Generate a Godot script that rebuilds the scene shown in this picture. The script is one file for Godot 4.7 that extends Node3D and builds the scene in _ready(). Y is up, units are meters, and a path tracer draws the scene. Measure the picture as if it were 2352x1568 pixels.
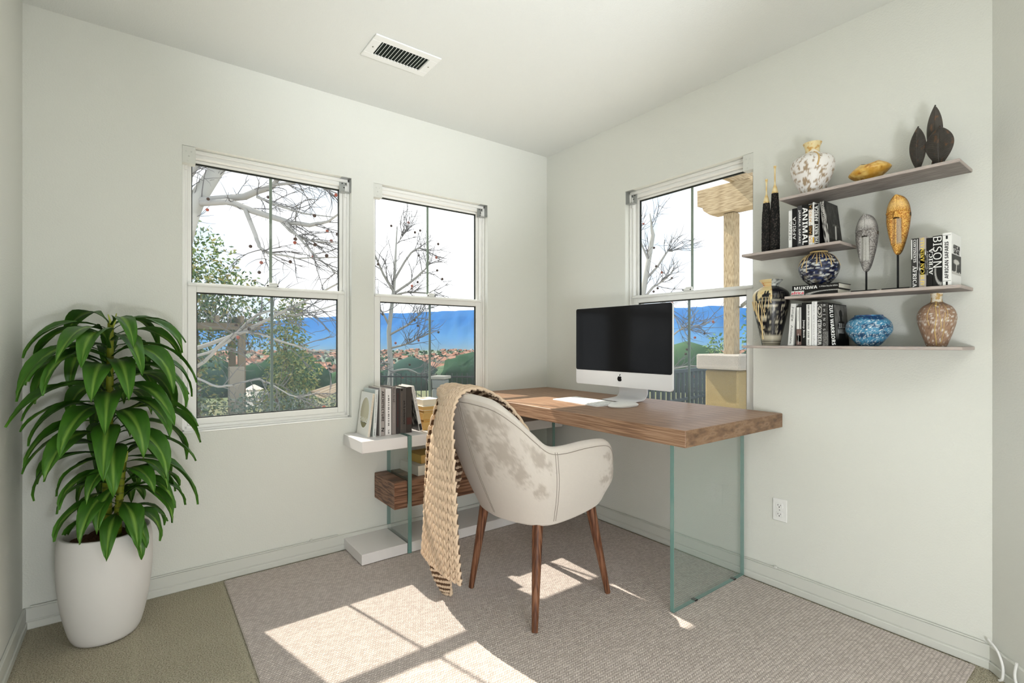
extends Node3D
# An office corner: two windows in the back wall, one in the right wall, desk, chair, console, plant and wall shelves.
# x runs along the back wall (right wall at x = 0), z from the back wall (z = 0) into the room, metres.

class MB:
	var v := PackedVector3Array()
	var n := PackedVector3Array()
	var t := PackedVector2Array()
	var c := PackedColorArray()
	var ix := PackedInt32Array()

	func quad(a: Vector3, b: Vector3, d: Vector3, e: Vector3, col := Color.WHITE) -> void:
		var nn := (b - a).cross(d - a)
		if nn.length_squared() < 1e-18:
			nn = (d - a).cross(e - a)
		nn = nn.normalized()
		var k := v.size()
		for p in [a, b, d, e]:
			v.append(p)
			n.append(nn)
			t.append(Vector2.ZERO)
			c.append(col)
		t[k + 1] = Vector2(1, 0)
		t[k + 2] = Vector2(1, 1)
		t[k + 3] = Vector2(0, 1)
		for i in [0, 2, 1, 0, 3, 2]:
			ix.append(k + i)

	func tri(a: Vector3, b: Vector3, d: Vector3, col := Color.WHITE) -> void:
		var nn := (b - a).cross(d - a).normalized()
		var k := v.size()
		for p in [a, b, d]:
			v.append(p)
			n.append(nn)
			t.append(Vector2.ZERO)
			c.append(col)
		for i in [0, 2, 1]:
			ix.append(k + i)

	# chamfered box
	func box(at: Vector3, size: Vector3, bev := 0.002, bas := Basis.IDENTITY, col := Color.WHITE) -> void:
		var h := size * 0.5
		bev = minf(bev, minf(h.x, minf(h.y, h.z)) * 0.95)
		var ax := [Vector3.RIGHT, Vector3.UP, Vector3.BACK]
		var P := func(q: Vector3) -> Vector3: return at + bas * q
		for i in 3:
			var u: Vector3 = ax[(i + 1) % 3]
			var w: Vector3 = ax[(i + 2) % 3]
			var hu: float = h.dot(u) - bev
			var hw: float = h.dot(w) - bev
			for s in [1.0, -1.0]:
				var o: Vector3 = ax[i] * h[i] * s
				if s > 0:
					quad(P.call(o - u * hu - w * hw), P.call(o + u * hu - w * hw), P.call(o + u * hu + w * hw), P.call(o - u * hu + w * hw), col)
				else:
					quad(P.call(o - u * hu - w * hw), P.call(o - u * hu + w * hw), P.call(o + u * hu + w * hw), P.call(o + u * hu - w * hw), col)
			if bev > 0.0:
				for s in [1.0, -1.0]:
					for r in [1.0, -1.0]:
						var hi: float = h[i] - bev
						var a: Vector3 = u * (h.dot(u)) * s + w * (hw) * r
						var b: Vector3 = u * (hu) * s + w * (h.dot(w)) * r
						var e: Vector3 = ax[i] * hi
						if s * r > 0:
							quad(P.call(a - e), P.call(b - e), P.call(b + e), P.call(a + e), col)
						else:
							quad(P.call(b - e), P.call(a - e), P.call(a + e), P.call(b + e), col)
		if bev > 0.0:
			for sx in [1.0, -1.0]:
				for sy in [1.0, -1.0]:
					for sz in [1.0, -1.0]:
						var a: Vector3 = P.call(Vector3(h.x * sx, (h.y - bev) * sy, (h.z - bev) * sz))
						var b: Vector3 = P.call(Vector3((h.x - bev) * sx, h.y * sy, (h.z - bev) * sz))
						var d: Vector3 = P.call(Vector3((h.x - bev) * sx, (h.y - bev) * sy, h.z * sz))
						if sx * sy * sz > 0:
							tri(a, b, d, col)
						else:
							tri(a, d, b, col)

	func span(x0: float, x1: float, y0: float, y1: float, z0: float, z1: float, bev := 0.0, col := Color.WHITE) -> void:
		box(Vector3(x0 + x1, y0 + y1, z0 + z1) * 0.5, Vector3(absf(x1 - x0), absf(y1 - y0), absf(z1 - z0)), bev, Basis.IDENTITY, col)

	# smooth grid: f(u, v) -> Vector3, u and v in 0..1; wu joins u = 1 to u = 0; outward is du x dv unless flip
	func surf(nu: int, nv: int, f: Callable, wu := false, flip := false, cf = null) -> void:
		var k := v.size()
		var cols := nu if wu else nu + 1
		for j in nv + 1:
			for i in cols:
				var u := float(i) / nu
				var w := float(j) / nv
				v.append(f.call(u, w))
				n.append(Vector3.ZERO)
				t.append(Vector2(u, w))
				c.append(Color.WHITE if cf == null else cf.call(u, w))
		for j in nv:
			for i in nu:
				var a := k + j * cols + i
				var b := k + j * cols + (i + 1) % cols
				var d := b + cols
				var e := a + cols
				for q in [[a, b, d], [a, d, e]]:
					var nn: Vector3 = (v[q[1]] - v[q[0]]).cross(v[q[2]] - v[q[0]])
					if flip:
						nn = -nn
					for m in q:
						n[m] += nn
					if flip:
						ix.append_array([q[0], q[1], q[2]])
					else:
						ix.append_array([q[0], q[2], q[1]])
		for i in range(k, v.size()):
			n[i] = n[i].normalized() if n[i].length_squared() > 1e-24 else Vector3.UP

	func tube(pts: PackedVector3Array, r0: float, r1: float, sides := 6, cap := true, col := Color.WHITE, squash := 1.0) -> void:
		var m := pts.size()
		var k := v.size()
		var d0 := (pts[1] - pts[0]).normalized()
		var side := d0.cross(Vector3.UP)
		if side.length() < 0.05:
			side = d0.cross(Vector3.RIGHT)
		side = side.normalized()
		for j in m:
			var d := (pts[mini(j + 1, m - 1)] - pts[maxi(j - 1, 0)]).normalized()
			side = (side - d * side.dot(d)).normalized()
			var up := d.cross(side)
			var r := lerpf(r0, r1, float(j) / (m - 1))
			for i in sides:
				var a := TAU * i / sides
				var o := side * cos(a) + up * sin(a) * squash
				v.append(pts[j] + o * r)
				n.append(o.normalized())
				t.append(Vector2(float(i) / sides, float(j) / (m - 1)))
				c.append(col)
		for j in m - 1:
			for i in sides:
				var a := k + j * sides + i
				var b := k + j * sides + (i + 1) % sides
				ix.append_array([a, a + sides, b, b, a + sides, b + sides])
		if cap:
			for e in 2:
				var at := v.size()
				var row := k + (m - 1) * sides * e
				var dd := (pts[0] - pts[1]).normalized() if e == 0 else (pts[m - 1] - pts[m - 2]).normalized()
				for i in sides:
					v.append(v[row + i])
					n.append(dd)
					t.append(Vector2.ZERO)
					c.append(col)
				for i in range(1, sides - 1):
					if e == 0:
						ix.append_array([at, at + i, at + i + 1])
					else:
						ix.append_array([at, at + i + 1, at + i])

	# profile of (radius, height) turned about the y axis, from bottom to top
	func lathe(prof: Array, seg := 48, at := Vector3.ZERO, cf = null) -> void:
		var m := prof.size() - 1
		surf(seg, m, func(u, w):
			var q: Vector2 = prof[roundi(w * m)]
			var a: float = -u * TAU
			return at + Vector3(cos(a) * q.x, q.y, sin(a) * q.x), true, false, cf)

	func mesh() -> ArrayMesh:
		var a := []
		a.resize(Mesh.ARRAY_MAX)
		a[Mesh.ARRAY_VERTEX] = v
		a[Mesh.ARRAY_NORMAL] = n
		a[Mesh.ARRAY_TEX_UV] = t
		a[Mesh.ARRAY_COLOR] = c
		a[Mesh.ARRAY_INDEX] = ix
		var am := ArrayMesh.new()
		am.add_surface_from_arrays(Mesh.PRIMITIVE_TRIANGLES, a)
		return am


var M := {}
var rng := RandomNumberGenerator.new()
var fn := FastNoiseLite.new()


func s8(r: float, g: float, b: float, a := 1.0) -> Color:
	return Color(r / 255.0, g / 255.0, b / 255.0, a)


func lin(r: float, g: float, b: float) -> Color:
	return s8(r, g, b).srgb_to_linear()


func part(called: String, mb, mat: Material, parent: Node = self, label := "") -> MeshInstance3D:
	var o := MeshInstance3D.new()
	o.name = called
	o.mesh = mb.mesh() if mb is MB else mb
	o.material_override = null
	for i in o.mesh.get_surface_count():
		o.set_surface_override_material(i, mat)
	if label:
		o.set_meta("label", label)
	parent.add_child(o, true)
	return o


func tag(o: Node, label: String, category: String, group := "", kind := "") -> Node:
	o.set_meta("label", label)
	if category:
		o.set_meta("category", category)
	if group:
		o.set_meta("group", group)
	if kind:
		o.set_meta("kind", kind)
	return o


func thing(called: String, label: String, category: String, at := Vector3.ZERO, bas := Basis.IDENTITY, group := "") -> Node3D:
	var o := Node3D.new()
	o.name = called
	o.transform = Transform3D(bas, at)
	tag(o, label, category, group)
	add_child(o, true)
	return o


func struct(called: String, mb: MB, mat: Material, label := "") -> MeshInstance3D:
	var o := part(called, mb, mat)
	o.set_meta("kind", "structure")
	if label:
		o.set_meta("label", label)
	return o


func mat(col: Color, rough := 0.6, spec := 0.5, metal := 0.0) -> StandardMaterial3D:
	var m := StandardMaterial3D.new()
	m.albedo_color = col
	m.roughness = rough
	m.metallic = metal
	m.metallic_specular = spec
	return m


func vmat(rough := 0.6, spec := 0.5, metal := 0.0) -> StandardMaterial3D:
	var m := mat(Color.WHITE, rough, spec, metal)
	m.vertex_color_use_as_albedo = true
	return m


func noise_tex(freq: float, octs := 4, ramp = null, size := 512, type := FastNoiseLite.TYPE_SIMPLEX_SMOOTH, seed_ := 1, bump := false) -> NoiseTexture2D:
	var f := FastNoiseLite.new()
	f.seed = seed_
	f.noise_type = type
	f.frequency = freq
	f.fractal_octaves = octs
	if type == FastNoiseLite.TYPE_CELLULAR:
		f.cellular_return_type = FastNoiseLite.RETURN_DISTANCE
	var x := NoiseTexture2D.new()
	x.width = size
	x.height = size
	x.seamless = true
	x.noise = f
	if bump:
		x.as_normal_map = true
	if ramp != null:
		var g := Gradient.new()
		g.offsets = PackedFloat32Array(ramp[0])
		g.colors = PackedColorArray(ramp[1])
		x.color_ramp = g
	return x


func tri_map(m: StandardMaterial3D, scale: Vector3, world := false) -> void:
	m.uv1_triplanar = true
	m.uv1_world_triplanar = world
	m.uv1_scale = scale
	m.uv1_triplanar_sharpness = 4.0


func wood(a: Color, b: Color, scale: Vector3, seed_: int, rough := 0.45) -> StandardMaterial3D:
	var m := mat(Color.WHITE, rough, 0.4)
	m.albedo_texture = noise_tex(0.012, 5, [[0.0, 0.3, 0.46, 0.55, 0.75, 1.0], [b.darkened(0.25), b, a.lerp(b, 0.55), a, a.lightened(0.08), b]], 512, FastNoiseLite.TYPE_SIMPLEX_SMOOTH, seed_)
	tri_map(m, scale)
	return m


func _ready() -> void:
	rng.seed = 7
	fn.seed = 11
	fn.noise_type = FastNoiseLite.TYPE_SIMPLEX_SMOOTH
	fn.frequency = 1.0
	setup()
	materials()
	room()
	desk()
	console()
	chair()
	blanket()
	plant()
	desk_things()
	wall_shelves()
	shelf_things()
	console_books()
	garden()
	landscape()


func sky_image() -> ImageTexture:
	var w := 1024
	var h := 512
	var f := FastNoiseLite.new()
	f.seed = 5
	f.frequency = 1.6
	f.fractal_octaves = 6
	f.fractal_gain = 0.55
	var im := Image.create(w, h, false, Image.FORMAT_RGBF)
	for y in h:
		var el := PI * (0.5 - (y + 0.5) / h)
		for x in w:
			var az := TAU * (x + 0.5) / w
			var d := Vector3(cos(el) * sin(az), sin(el) * 1.7, cos(el) * cos(az))
			var k := f.get_noise_3dv(d * 0.9) + 0.35 * f.get_noise_3dv(d * 3.1 + Vector3(4, 1, 2))
			var cover := smoothstep(-0.32, 0.12, k)
			var haze := clampf(1.0 - sin(maxf(el, 0.0)) * 3.2, 0.0, 1.0)
			var blue := Vector3(0.46, 0.60, 0.74).lerp(Vector3(0.58, 0.66, 0.74), haze)
			var shade := 0.9 + 0.22 * smoothstep(-0.1, 0.45, f.get_noise_3dv(d * 2.0 + Vector3(9, 3, 5)))
			var cloud := Vector3(1.12, 1.15, 1.18) * shade
			var cc := blue.lerp(cloud, cover)
			im.set_pixel(x, y, Color(cc.x, cc.y, cc.z))
	return ImageTexture.create_from_image(im)


func setup() -> void:
	var cam := Camera3D.new()
	cam.name = "camera"
	cam.fov = rad_to_deg(2.0 * atan(784.0 / 1139.0))
	cam.near = 0.05
	cam.far = 8000.0
	cam.position = Vector3(-2.392, 1.150, 2.754)
	cam.rotation_degrees = Vector3(0, -36.96, 0)
	add_child(cam)
	cam.current = true
	var env := Environment.new()
	env.background_mode = Environment.BG_SKY
	var sky := Sky.new()
	var pm := PanoramaSkyMaterial.new()
	pm.panorama = sky_image()
	sky.sky_material = pm
	env.sky = sky
	env.background_energy_multiplier = 1.0
	env.tonemap_mode = Environment.TONE_MAPPER_LINEAR
	env.tonemap_exposure = 1.82
	env.sdfgi_enabled = true
	env.ssao_enabled = true
	env.ssil_enabled = true
	var we := WorldEnvironment.new()
	we.name = "world_environment"
	we.environment = env
	add_child(we)
	var sun := DirectionalLight3D.new()
	sun.name = "sun"
	sun.light_color = Color(1.0, 0.96, 0.9)
	sun.light_energy = SUN
	sun.light_angular_distance = 0.6
	sun.shadow_enabled = true
	add_child(sun)
	sun.look_at_from_position(Vector3.ZERO, Vector3(0.2125, -1.0, 0.85), Vector3.UP)
	# fill light added out of frame, shaped as a lit ceiling panel
	for p in FILL_PANELS:
		var t := thing("added_ceiling_panel", p[3], "added fill light", Vector3(p[0], 2.5, p[1]))
		var b := MB.new()
		b.box(Vector3(0, -0.02, 0), Vector3(p[2] + 0.06, 0.036, p[2] + 0.06), 0.004)
		part("housing", b, mat(Color(0.92, 0.92, 0.9), 0.5), t)
		b = MB.new()
		b.box(Vector3(0, -0.041, 0), Vector3(p[2], 0.006, p[2]), 0.002)
		var gm := mat(Color(0.95, 0.95, 0.93), 0.5)
		gm.emission_enabled = true
		gm.emission = Color(1.0, 0.98, 0.94)
		gm.emission_energy_multiplier = 1.0
		part("diffuser", b, gm, t)
		var l := AreaLight3D.new()
		l.name = "panel_fill_light"
		l.area_size = Vector2(p[2], p[2])
		l.light_energy = p[4]
		l.light_color = FILL_COL
		l.shadow_enabled = true
		l.position = Vector3(0, -0.05, 0)
		l.rotation_degrees = Vector3(-90, 0, 0)
		t.add_child(l)
	# fill light added behind the camera, shaped as a globe on the carpet
	for p in FILL_GLOBES:
		var t := thing("added_globe_lamp", p[3], "floor lamp", Vector3(p[0], 0, p[1]))
		var b := MB.new()
		b.lathe([Vector2(0.001, 0.002), Vector2(0.11, 0.002), Vector2(0.11, 0.02), Vector2(0.03, 0.03), Vector2(0.03, p[2] - 0.14), Vector2(0.001, p[2] - 0.14)], 24)
		part("base", b, mat(Color(0.75, 0.75, 0.74), 0.35, 0.5, 0.8), t)
		b = MB.new()
		b.surf(32, 20, func(u, w):
			var a: float = -u * TAU
			var f: float = (w - 0.5) * PI
			return Vector3(0, p[2], 0) + Vector3(cos(a) * cos(f), sin(f), sin(a) * cos(f)) * 0.15, true)
		var gm := mat(Color(0.95, 0.95, 0.93), 0.5)
		gm.emission_enabled = true
		gm.emission = Color(1.0, 0.98, 0.95)
		gm.emission_energy_multiplier = 1.0
		part("glass_globe", b, gm, t)
		var l := OmniLight3D.new()
		l.name = "globe_fill_light"
		l.light_energy = p[4]
		l.light_color = FILL_COL
		l.light_size = 0.14
		l.omni_range = 14.0
		l.omni_attenuation = 2.0
		l.shadow_enabled = true
		l.position = Vector3(0, p[2], 0)
		t.add_child(l)
	# bounce light added behind the camera, dressed as a floor lamp facing the ceiling
	var sl := thing("added_bounce_lamp", "adjustable lamp added behind the camera to bounce light off the ceiling", "floor lamp", Vector3(SPOT_AT.x, 0, SPOT_AT.z + 0.12))
	var sb := MB.new()
	sb.lathe([Vector2(0.001, 0.005), Vector2(0.14, 0.005), Vector2(0.14, 0.02), Vector2(0.014, 0.035), Vector2(0.011, 0.05), Vector2(0.011, SPOT_AT.y - 0.04), Vector2(0.001, SPOT_AT.y - 0.04)], 24)
	part("pole", sb, mat(Color(0.75, 0.75, 0.74), 0.35, 0.5, 0.8), sl)
	var dir := (SPOT_TO - SPOT_AT).normalized()
	sb = MB.new()
	sb.tube(PackedVector3Array([Vector3(0, SPOT_AT.y, -0.12) - dir * 0.16, Vector3(0, SPOT_AT.y, -0.12) - dir * 0.06]), 0.05, 0.085, 24)
	part("lamp_head", sb, mat(Color(0.85, 0.85, 0.84), 0.4), sl)
	sb = MB.new()
	sb.tube(PackedVector3Array([Vector3(0, SPOT_AT.y, -0.12) - dir * 0.06, Vector3(0, SPOT_AT.y, -0.12) - dir * 0.05]), 0.08, 0.08, 24)
	var bm := mat(Color(0.95, 0.95, 0.93), 0.5)
	bm.emission_enabled = true
	bm.emission = Color(1.0, 0.98, 0.95)
	bm.emission_energy_multiplier = 1.0
	part("bulb_disc", sb, bm, sl)
	var spot := SpotLight3D.new()
	spot.name = "bounce_fill_light"
	spot.light_color = FILL_COL
	spot.light_energy = SPOT_E
	spot.light_size = 0.08
	spot.spot_range = 14.0
	spot.spot_attenuation = 2.0
	spot.spot_angle = 19.0
	spot.spot_angle_attenuation = 1.0
	spot.shadow_enabled = true
	add_child(spot)
	spot.look_at_from_position(SPOT_AT + dir * 0.09, SPOT_TO, Vector3.UP)


const SPOT_AT := Vector3(-1.6, 1.0, 4.2)
const SPOT_TO := Vector3(-1.15, 2.5, 0.9)
const SPOT_E := 4.6
const SUN := 1.3
const FILL_COL := Color(0.97, 0.98, 1.0)
const FILL_PANELS := [[-1.5, 3.5, 0.9, "square fill panel added on the ceiling behind the camera", 0.4]]
const FILL_GLOBES := [[-2.2, 3.6, 0.55, "white globe added on the carpet behind the camera as fill light", 0.95]]


func rug_image() -> ImageTexture:
	# flat woven loops: slanted stitches in staggered rows, each with its own tone
	var n := 768
	var rows := 48
	var im := Image.create(n, n, true, Image.FORMAT_RGB8)
	var r := RandomNumberGenerator.new()
	r.seed = 3
	var tone := []
	for i in rows * rows:
		tone.append(r.randf())
	var cell := float(n) / rows
	for y in n:
		for x in n:
			var fy := y / cell
			var row := int(fy)
			var v := fy - row
			var fx := x / cell + (0.5 if row % 2 else 0.0) + (v - 0.5) * (0.75 if row % 2 else -0.75)
			fx = fposmod(fx, rows)
			var col := int(fx) % rows
			var u := fx - floorf(fx)
			var d := sqrt(pow((u - 0.5) * 1.9, 2) + pow((v - 0.5) * 1.7, 2))
			var hgt := clampf(1.25 - d, 0.0, 1.0)
			var k: float = 0.30 + 0.62 * pow(hgt, 0.9) + 0.26 * (tone[row * rows + col] - 0.5)
			k = clampf(k, 0.0, 1.0)
			im.set_pixel(x, y, Color(0.55 + 0.34 * k, 0.51 + 0.34 * k, 0.485 + 0.34 * k))
	return ImageTexture.create_from_image(im)


func materials() -> void:
	M.wall = mat(s8(226, 227, 220), 0.85, 0.25)
	M.wall.heightmap_enabled = true
	M.wall.heightmap_texture = noise_tex(0.05, 3, null, 512, FastNoiseLite.TYPE_SIMPLEX_SMOOTH, 21)
	M.wall.heightmap_scale = 0.07
	tri_map(M.wall, Vector3(4, 4, 4), true)
	M.ceiling = mat(s8(230, 232, 228), 0.9, 0.2)
	M.ceiling.heightmap_enabled = true
	M.ceiling.heightmap_texture = M.wall.heightmap_texture
	M.ceiling.heightmap_scale = 0.07
	tri_map(M.ceiling, Vector3(4, 4, 4), true)
	M.trim = mat(s8(216, 217, 210), 0.45, 0.5)
	M.vinyl = mat(s8(238, 238, 234), 0.4, 0.5)
	M.reveal = mat(s8(235, 235, 230), 0.7, 0.3)
	M.groove = mat(s8(120, 120, 105), 0.8, 0.2)
	M.gasket = mat(s8(38, 42, 38), 0.6, 0.3)
	M.muntin = mat(s8(118, 132, 118), 0.5, 0.4)
	M.pane = mat(Color(0.9, 0.95, 0.95, 0.02), 0.0, 0.35)
	M.pane.transparency = BaseMaterial3D.TRANSPARENCY_ALPHA
	M.screened = mat(s8(140, 158, 170, 0.26), 0.0, 0.3)
	M.screened.transparency = BaseMaterial3D.TRANSPARENCY_ALPHA
	M.carpet = mat(Color.WHITE, 0.95, 0.1)
	M.carpet.albedo_texture = noise_tex(0.09, 3, [[0.0, 0.35, 0.6, 1.0], [s8(128, 120, 100), s8(184, 176, 152), s8(208, 200, 178), s8(224, 218, 198)]], 512, FastNoiseLite.TYPE_SIMPLEX_SMOOTH, 31)
	M.carpet.heightmap_enabled = true
	M.carpet.heightmap_texture = noise_tex(0.12, 2, null, 512, FastNoiseLite.TYPE_SIMPLEX_SMOOTH, 32)
	M.carpet.heightmap_scale = 0.8
	tri_map(M.carpet, Vector3(3.1, 3.1, 3.1), true)
	M.rug = mat(Color.WHITE, 0.95, 0.1)
	M.rug.albedo_texture = rug_image()
	M.rug.heightmap_enabled = true
	M.rug.heightmap_texture = M.rug.albedo_texture
	M.rug.heightmap_scale = 0.9
	tri_map(M.rug, Vector3(1.9, 1.9, 1.9), true)
	M.desk_wood = wood(s8(168, 134, 107), s8(136, 104, 81), Vector3(15, 26, 0.5), 41)
	M.end_wood = wood(s8(140, 110, 84), s8(120, 92, 70), Vector3(1.6, 5, 2), 43)
	M.box_wood = wood(s8(142, 104, 80), s8(98, 68, 52), Vector3(0.5, 12, 1.2), 42)
	M.leg_wood = wood(s8(128, 84, 58), s8(84, 50, 34), Vector3(12, 0.8, 12), 44)
	M.white_lacquer = mat(s8(234, 231, 230), 0.35, 0.5)
	M.glass = mat(s8(146, 180, 170, 0.13), 0.0, 0.5)
	M.glass.transparency = BaseMaterial3D.TRANSPARENCY_ALPHA
	M.glass_edge = mat(s8(120, 165, 158, 0.72), 0.1, 0.6)
	M.glass_edge.transparency = BaseMaterial3D.TRANSPARENCY_ALPHA
	M.alu = mat(s8(238, 238, 238), 0.35, 0.5)
	M.black_gloss = mat(s8(14, 14, 15), 0.12, 0.28)
	M.black = mat(s8(24, 24, 25), 0.5, 0.4)
	M.steel = mat(s8(170, 172, 170), 0.4, 0.5, 0.7)
	M.page = mat(s8(236, 232, 220), 0.8, 0.2)
	M.white = mat(s8(240, 240, 238), 0.5, 0.4)


# ---------------------------------------------------------------- room shell

func wall_with_holes(u0: float, u1: float, top: float, holes: Array, depth: float) -> MB:
	# a wall along local x, front face at local z = 0, going back to -depth; holes [x0, x1, y0, y1] from left to right
	var b := MB.new()
	var x := u0
	for q in holes:
		b.span(x, q[0], 0, top, -depth, 0)
		b.span(q[0], q[1], 0, q[2], -depth, 0)
		b.span(q[0], q[1], q[3], top, -depth, 0)
		x = q[1]
	b.span(x, u1, 0, top, -depth, 0)
	return b


func room() -> void:
	var W1 := [-2.232, -1.442, 0.722, 2.062]
	var W2 := [-1.315, -0.524, 0.722, 2.062]
	var W3 := [0.734, 1.530, 0.722, 2.072]
	var right := Basis(Vector3.UP, -PI / 2)
	struct("wall_back", wall_with_holes(-2.913, 0.15, 2.6, [W1, W2], 0.15), M.wall, "off-white wall with two sash windows")
	var wr := struct("wall_right", wall_with_holes(0.0, 2.377, 2.6, [W3], 0.15), M.wall, "off-white wall with one window and the shelves")
	wr.transform.basis = right
	var b := MB.new()
	b.span(-2.913, -2.763, 0, 2.6, 0, 4.65)
	struct("wall_left", b, M.wall)
	b = MB.new()
	b.box(Vector3(-0.175, 1.3, 2.552) + Vector3(1, 0, 1).normalized() * 0.06, Vector3(0.52, 2.6, 0.12), 0.0, Basis(Vector3.UP, PI / 4))
	struct("wall_corner", b, M.wall, "short angled wall at the right edge")
	b = MB.new()
	b.span(-0.36, -0.21, 0, 2.6, 2.74, 4.65)
	struct("wall_right_rear", b, M.wall)
	b = MB.new()
	b.span(-2.913, -0.21, 0, 2.6, 4.5, 4.65)
	struct("wall_rear", b, M.wall)
	b = MB.new()
	b.span(-2.95, 0.2, 2.5, 2.65, -0.2, 4.7)
	struct("ceiling", b, M.ceiling)
	b = MB.new()
	b.span(-2.95, 0.2, -0.2, 0, -0.2, 4.7)
	struct("floor", b, M.carpet, "beige-green cut pile carpet")
	# baseboards: a flat board with a stepped lower bead
	var runs := [["baseboard_back", Vector3(-2.763, 0, 0), 0.0, 2.763], ["baseboard_right", Vector3(0, 0, 0), -PI / 2, 2.377], ["baseboard_left", Vector3(-2.763, 0, 4.5), PI / 2, 4.5], ["baseboard_corner", Vector3(0.0, 0, 2.377), -PI * 0.75, 0.5]]
	for r in runs:
		b = MB.new()
		b.span(0, r[3], 0.034, 0.085, 0, 0.012, 0.003)
		b.span(0, r[3], 0.0, 0.031, 0, 0.016, 0.003)
		b.span(0, r[3], 0.02, 0.04, 0, 0.009)
		var o := struct(r[0], b, M.trim)
		o.transform = Transform3D(Basis(Vector3.UP, r[2]), r[1])
	window("window_1", Transform3D(Basis.IDENTITY, Vector3(W1[0], W1[2], 0)), W1[1] - W1[0], W1[3] - W1[2], "wide sash window at the left of the back wall, branches outside")
	window("window_2", Transform3D(Basis.IDENTITY, Vector3(W2[0], W2[2], 0)), W2[1] - W2[0], W2[3] - W2[2], "sash window near the room corner, above the console")
	window("window_3", Transform3D(right, Vector3(0, W3[2], W3[0])), W3[1] - W3[0], W3[3] - W3[2], "sash window in the right wall behind the monitor")
	brackets()
	vent()
	outlet()
	cables()
	# rug
	b = MB.new()
	b.span(-2.067, -0.035, 0.0005, 0.009, 0.035, 2.34, 0.004)
	tag(part("rug", b, M.rug), "large flat woven rug in heathered grey and taupe under the desk and chair", "rug")


func window(called: String, xf: Transform3D, w: float, h: float, label: String) -> void:
	var o := Node3D.new()
	o.name = called
	o.transform = xf
	tag(o, label, "", "", "structure")
	add_child(o, true)
	var mid := 0.665
	var b := MB.new()
	# outer vinyl frame with a stepped face
	for q in [[0.0, w, 0.0, 0.03], [0.0, w, h - 0.036, h], [0.0, 0.024, 0.0, h], [w - 0.024, w, 0.0, h]]:
		b.span(q[0], q[1], q[2], q[3], -0.115, -0.05, 0.003)
	for q in [[0.0, w, 0.0, 0.014], [0.0, w, h - 0.018, h], [0.0, 0.012, 0.0, h], [w - 0.012, w, 0.0, h]]:
		b.span(q[0], q[1], q[2], q[3], -0.05, -0.036, 0.003)
	part("window_frame", b, M.vinyl, o)
	# white painted sill and side linings of the opening
	b = MB.new()
	b.span(0, w, -0.0005, 0.005, -0.05, 0.003, 0.002)
	part("sill", b, M.vinyl, o)
	for s in 2:
		var y0 := 0.03 if s == 0 else mid + 0.012
		var y1 := mid + 0.045 if s == 0 else h - 0.036
		var x0 := 0.024
		var x1 := w - 0.024
		var zc := -0.062 if s == 0 else -0.092
		var st := 0.036 if s == 0 else 0.018
		var sb := 0.03 if s == 0 else 0.03
		var tp := 0.046 if s == 0 else 0.014
		b = MB.new()
		b.span(x0, x0 + st, y0, y1, zc - 0.014, zc + 0.014, 0.003)
		b.span(x1 - st, x1, y0, y1, zc - 0.014, zc + 0.014, 0.003)
		b.span(x0 + st, x1 - st, y0, y0 + sb, zc - 0.014, zc + 0.014, 0.003)
		b.span(x0 + st, x1 - st, y1 - tp, y1, zc - 0.014, zc + 0.014, 0.003)
		if s == 0:
			b.span(x0, x1, y1 - 0.018, y1 - 0.006, zc + 0.01, zc + 0.024, 0.003)
		var sash := part("lower_sash" if s == 0 else "upper_sash", b, M.vinyl, o)
		b = MB.new()
		for q in [[x0 + st, x1 - st, y0 + sb, y0 + sb + 0.004], [x0 + st, x1 - st, y1 - tp - 0.006, y1 - tp], [x0 + st, x0 + st + 0.004, y0 + sb, y1 - tp], [x1 - st - 0.004, x1 - st, y0 + sb, y1 - tp]]:
			b.span(q[0], q[1], q[2], q[3], zc - 0.008, zc + 0.006)
		part("gasket", b, M.gasket, sash)
		b = MB.new()
		b.span(w * 0.5 - 0.007, w * 0.5 + 0.007, y0 + sb, y1 - tp, zc - 0.012, zc - 0.004, 0.002)
		part("muntin", b, M.muntin, sash)
		b = MB.new()
		b.quad(Vector3(x0 + st, y0 + sb, zc), Vector3(x1 - st, y0 + sb, zc), Vector3(x1 - st, y1 - tp, zc), Vector3(x0 + st, y1 - tp, zc))
		part("pane", b, M.screened if s == 0 else M.pane, sash)
	b = MB.new()
	b.box(Vector3(w * 0.5, mid + 0.052, -0.058), Vector3(0.062, 0.012, 0.024), 0.005)
	b.box(Vector3(w * 0.5 + 0.006, mid + 0.063, -0.06), Vector3(0.045, 0.01, 0.014), 0.004)
	var lt := part("sash_latch", b, M.vinyl, o)
	b = MB.new()
	for s in [-1, 1]:
		b.box(Vector3(w * 0.5 + s * 0.024, mid + 0.051, -0.045), Vector3(0.008, 0.006, 0.003), 0.001)
	part("screw", b, M.black, lt)
	# side channel covers for the upper sash
	b = MB.new()
	b.span(0.012, 0.024, h - 0.1, h - 0.036, -0.05, -0.04, 0.002)
	b.span(w - 0.024, w - 0.012, h - 0.1, h - 0.036, -0.05, -0.04, 0.002)
	part("sash_stop", b, M.vinyl, o)


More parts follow.
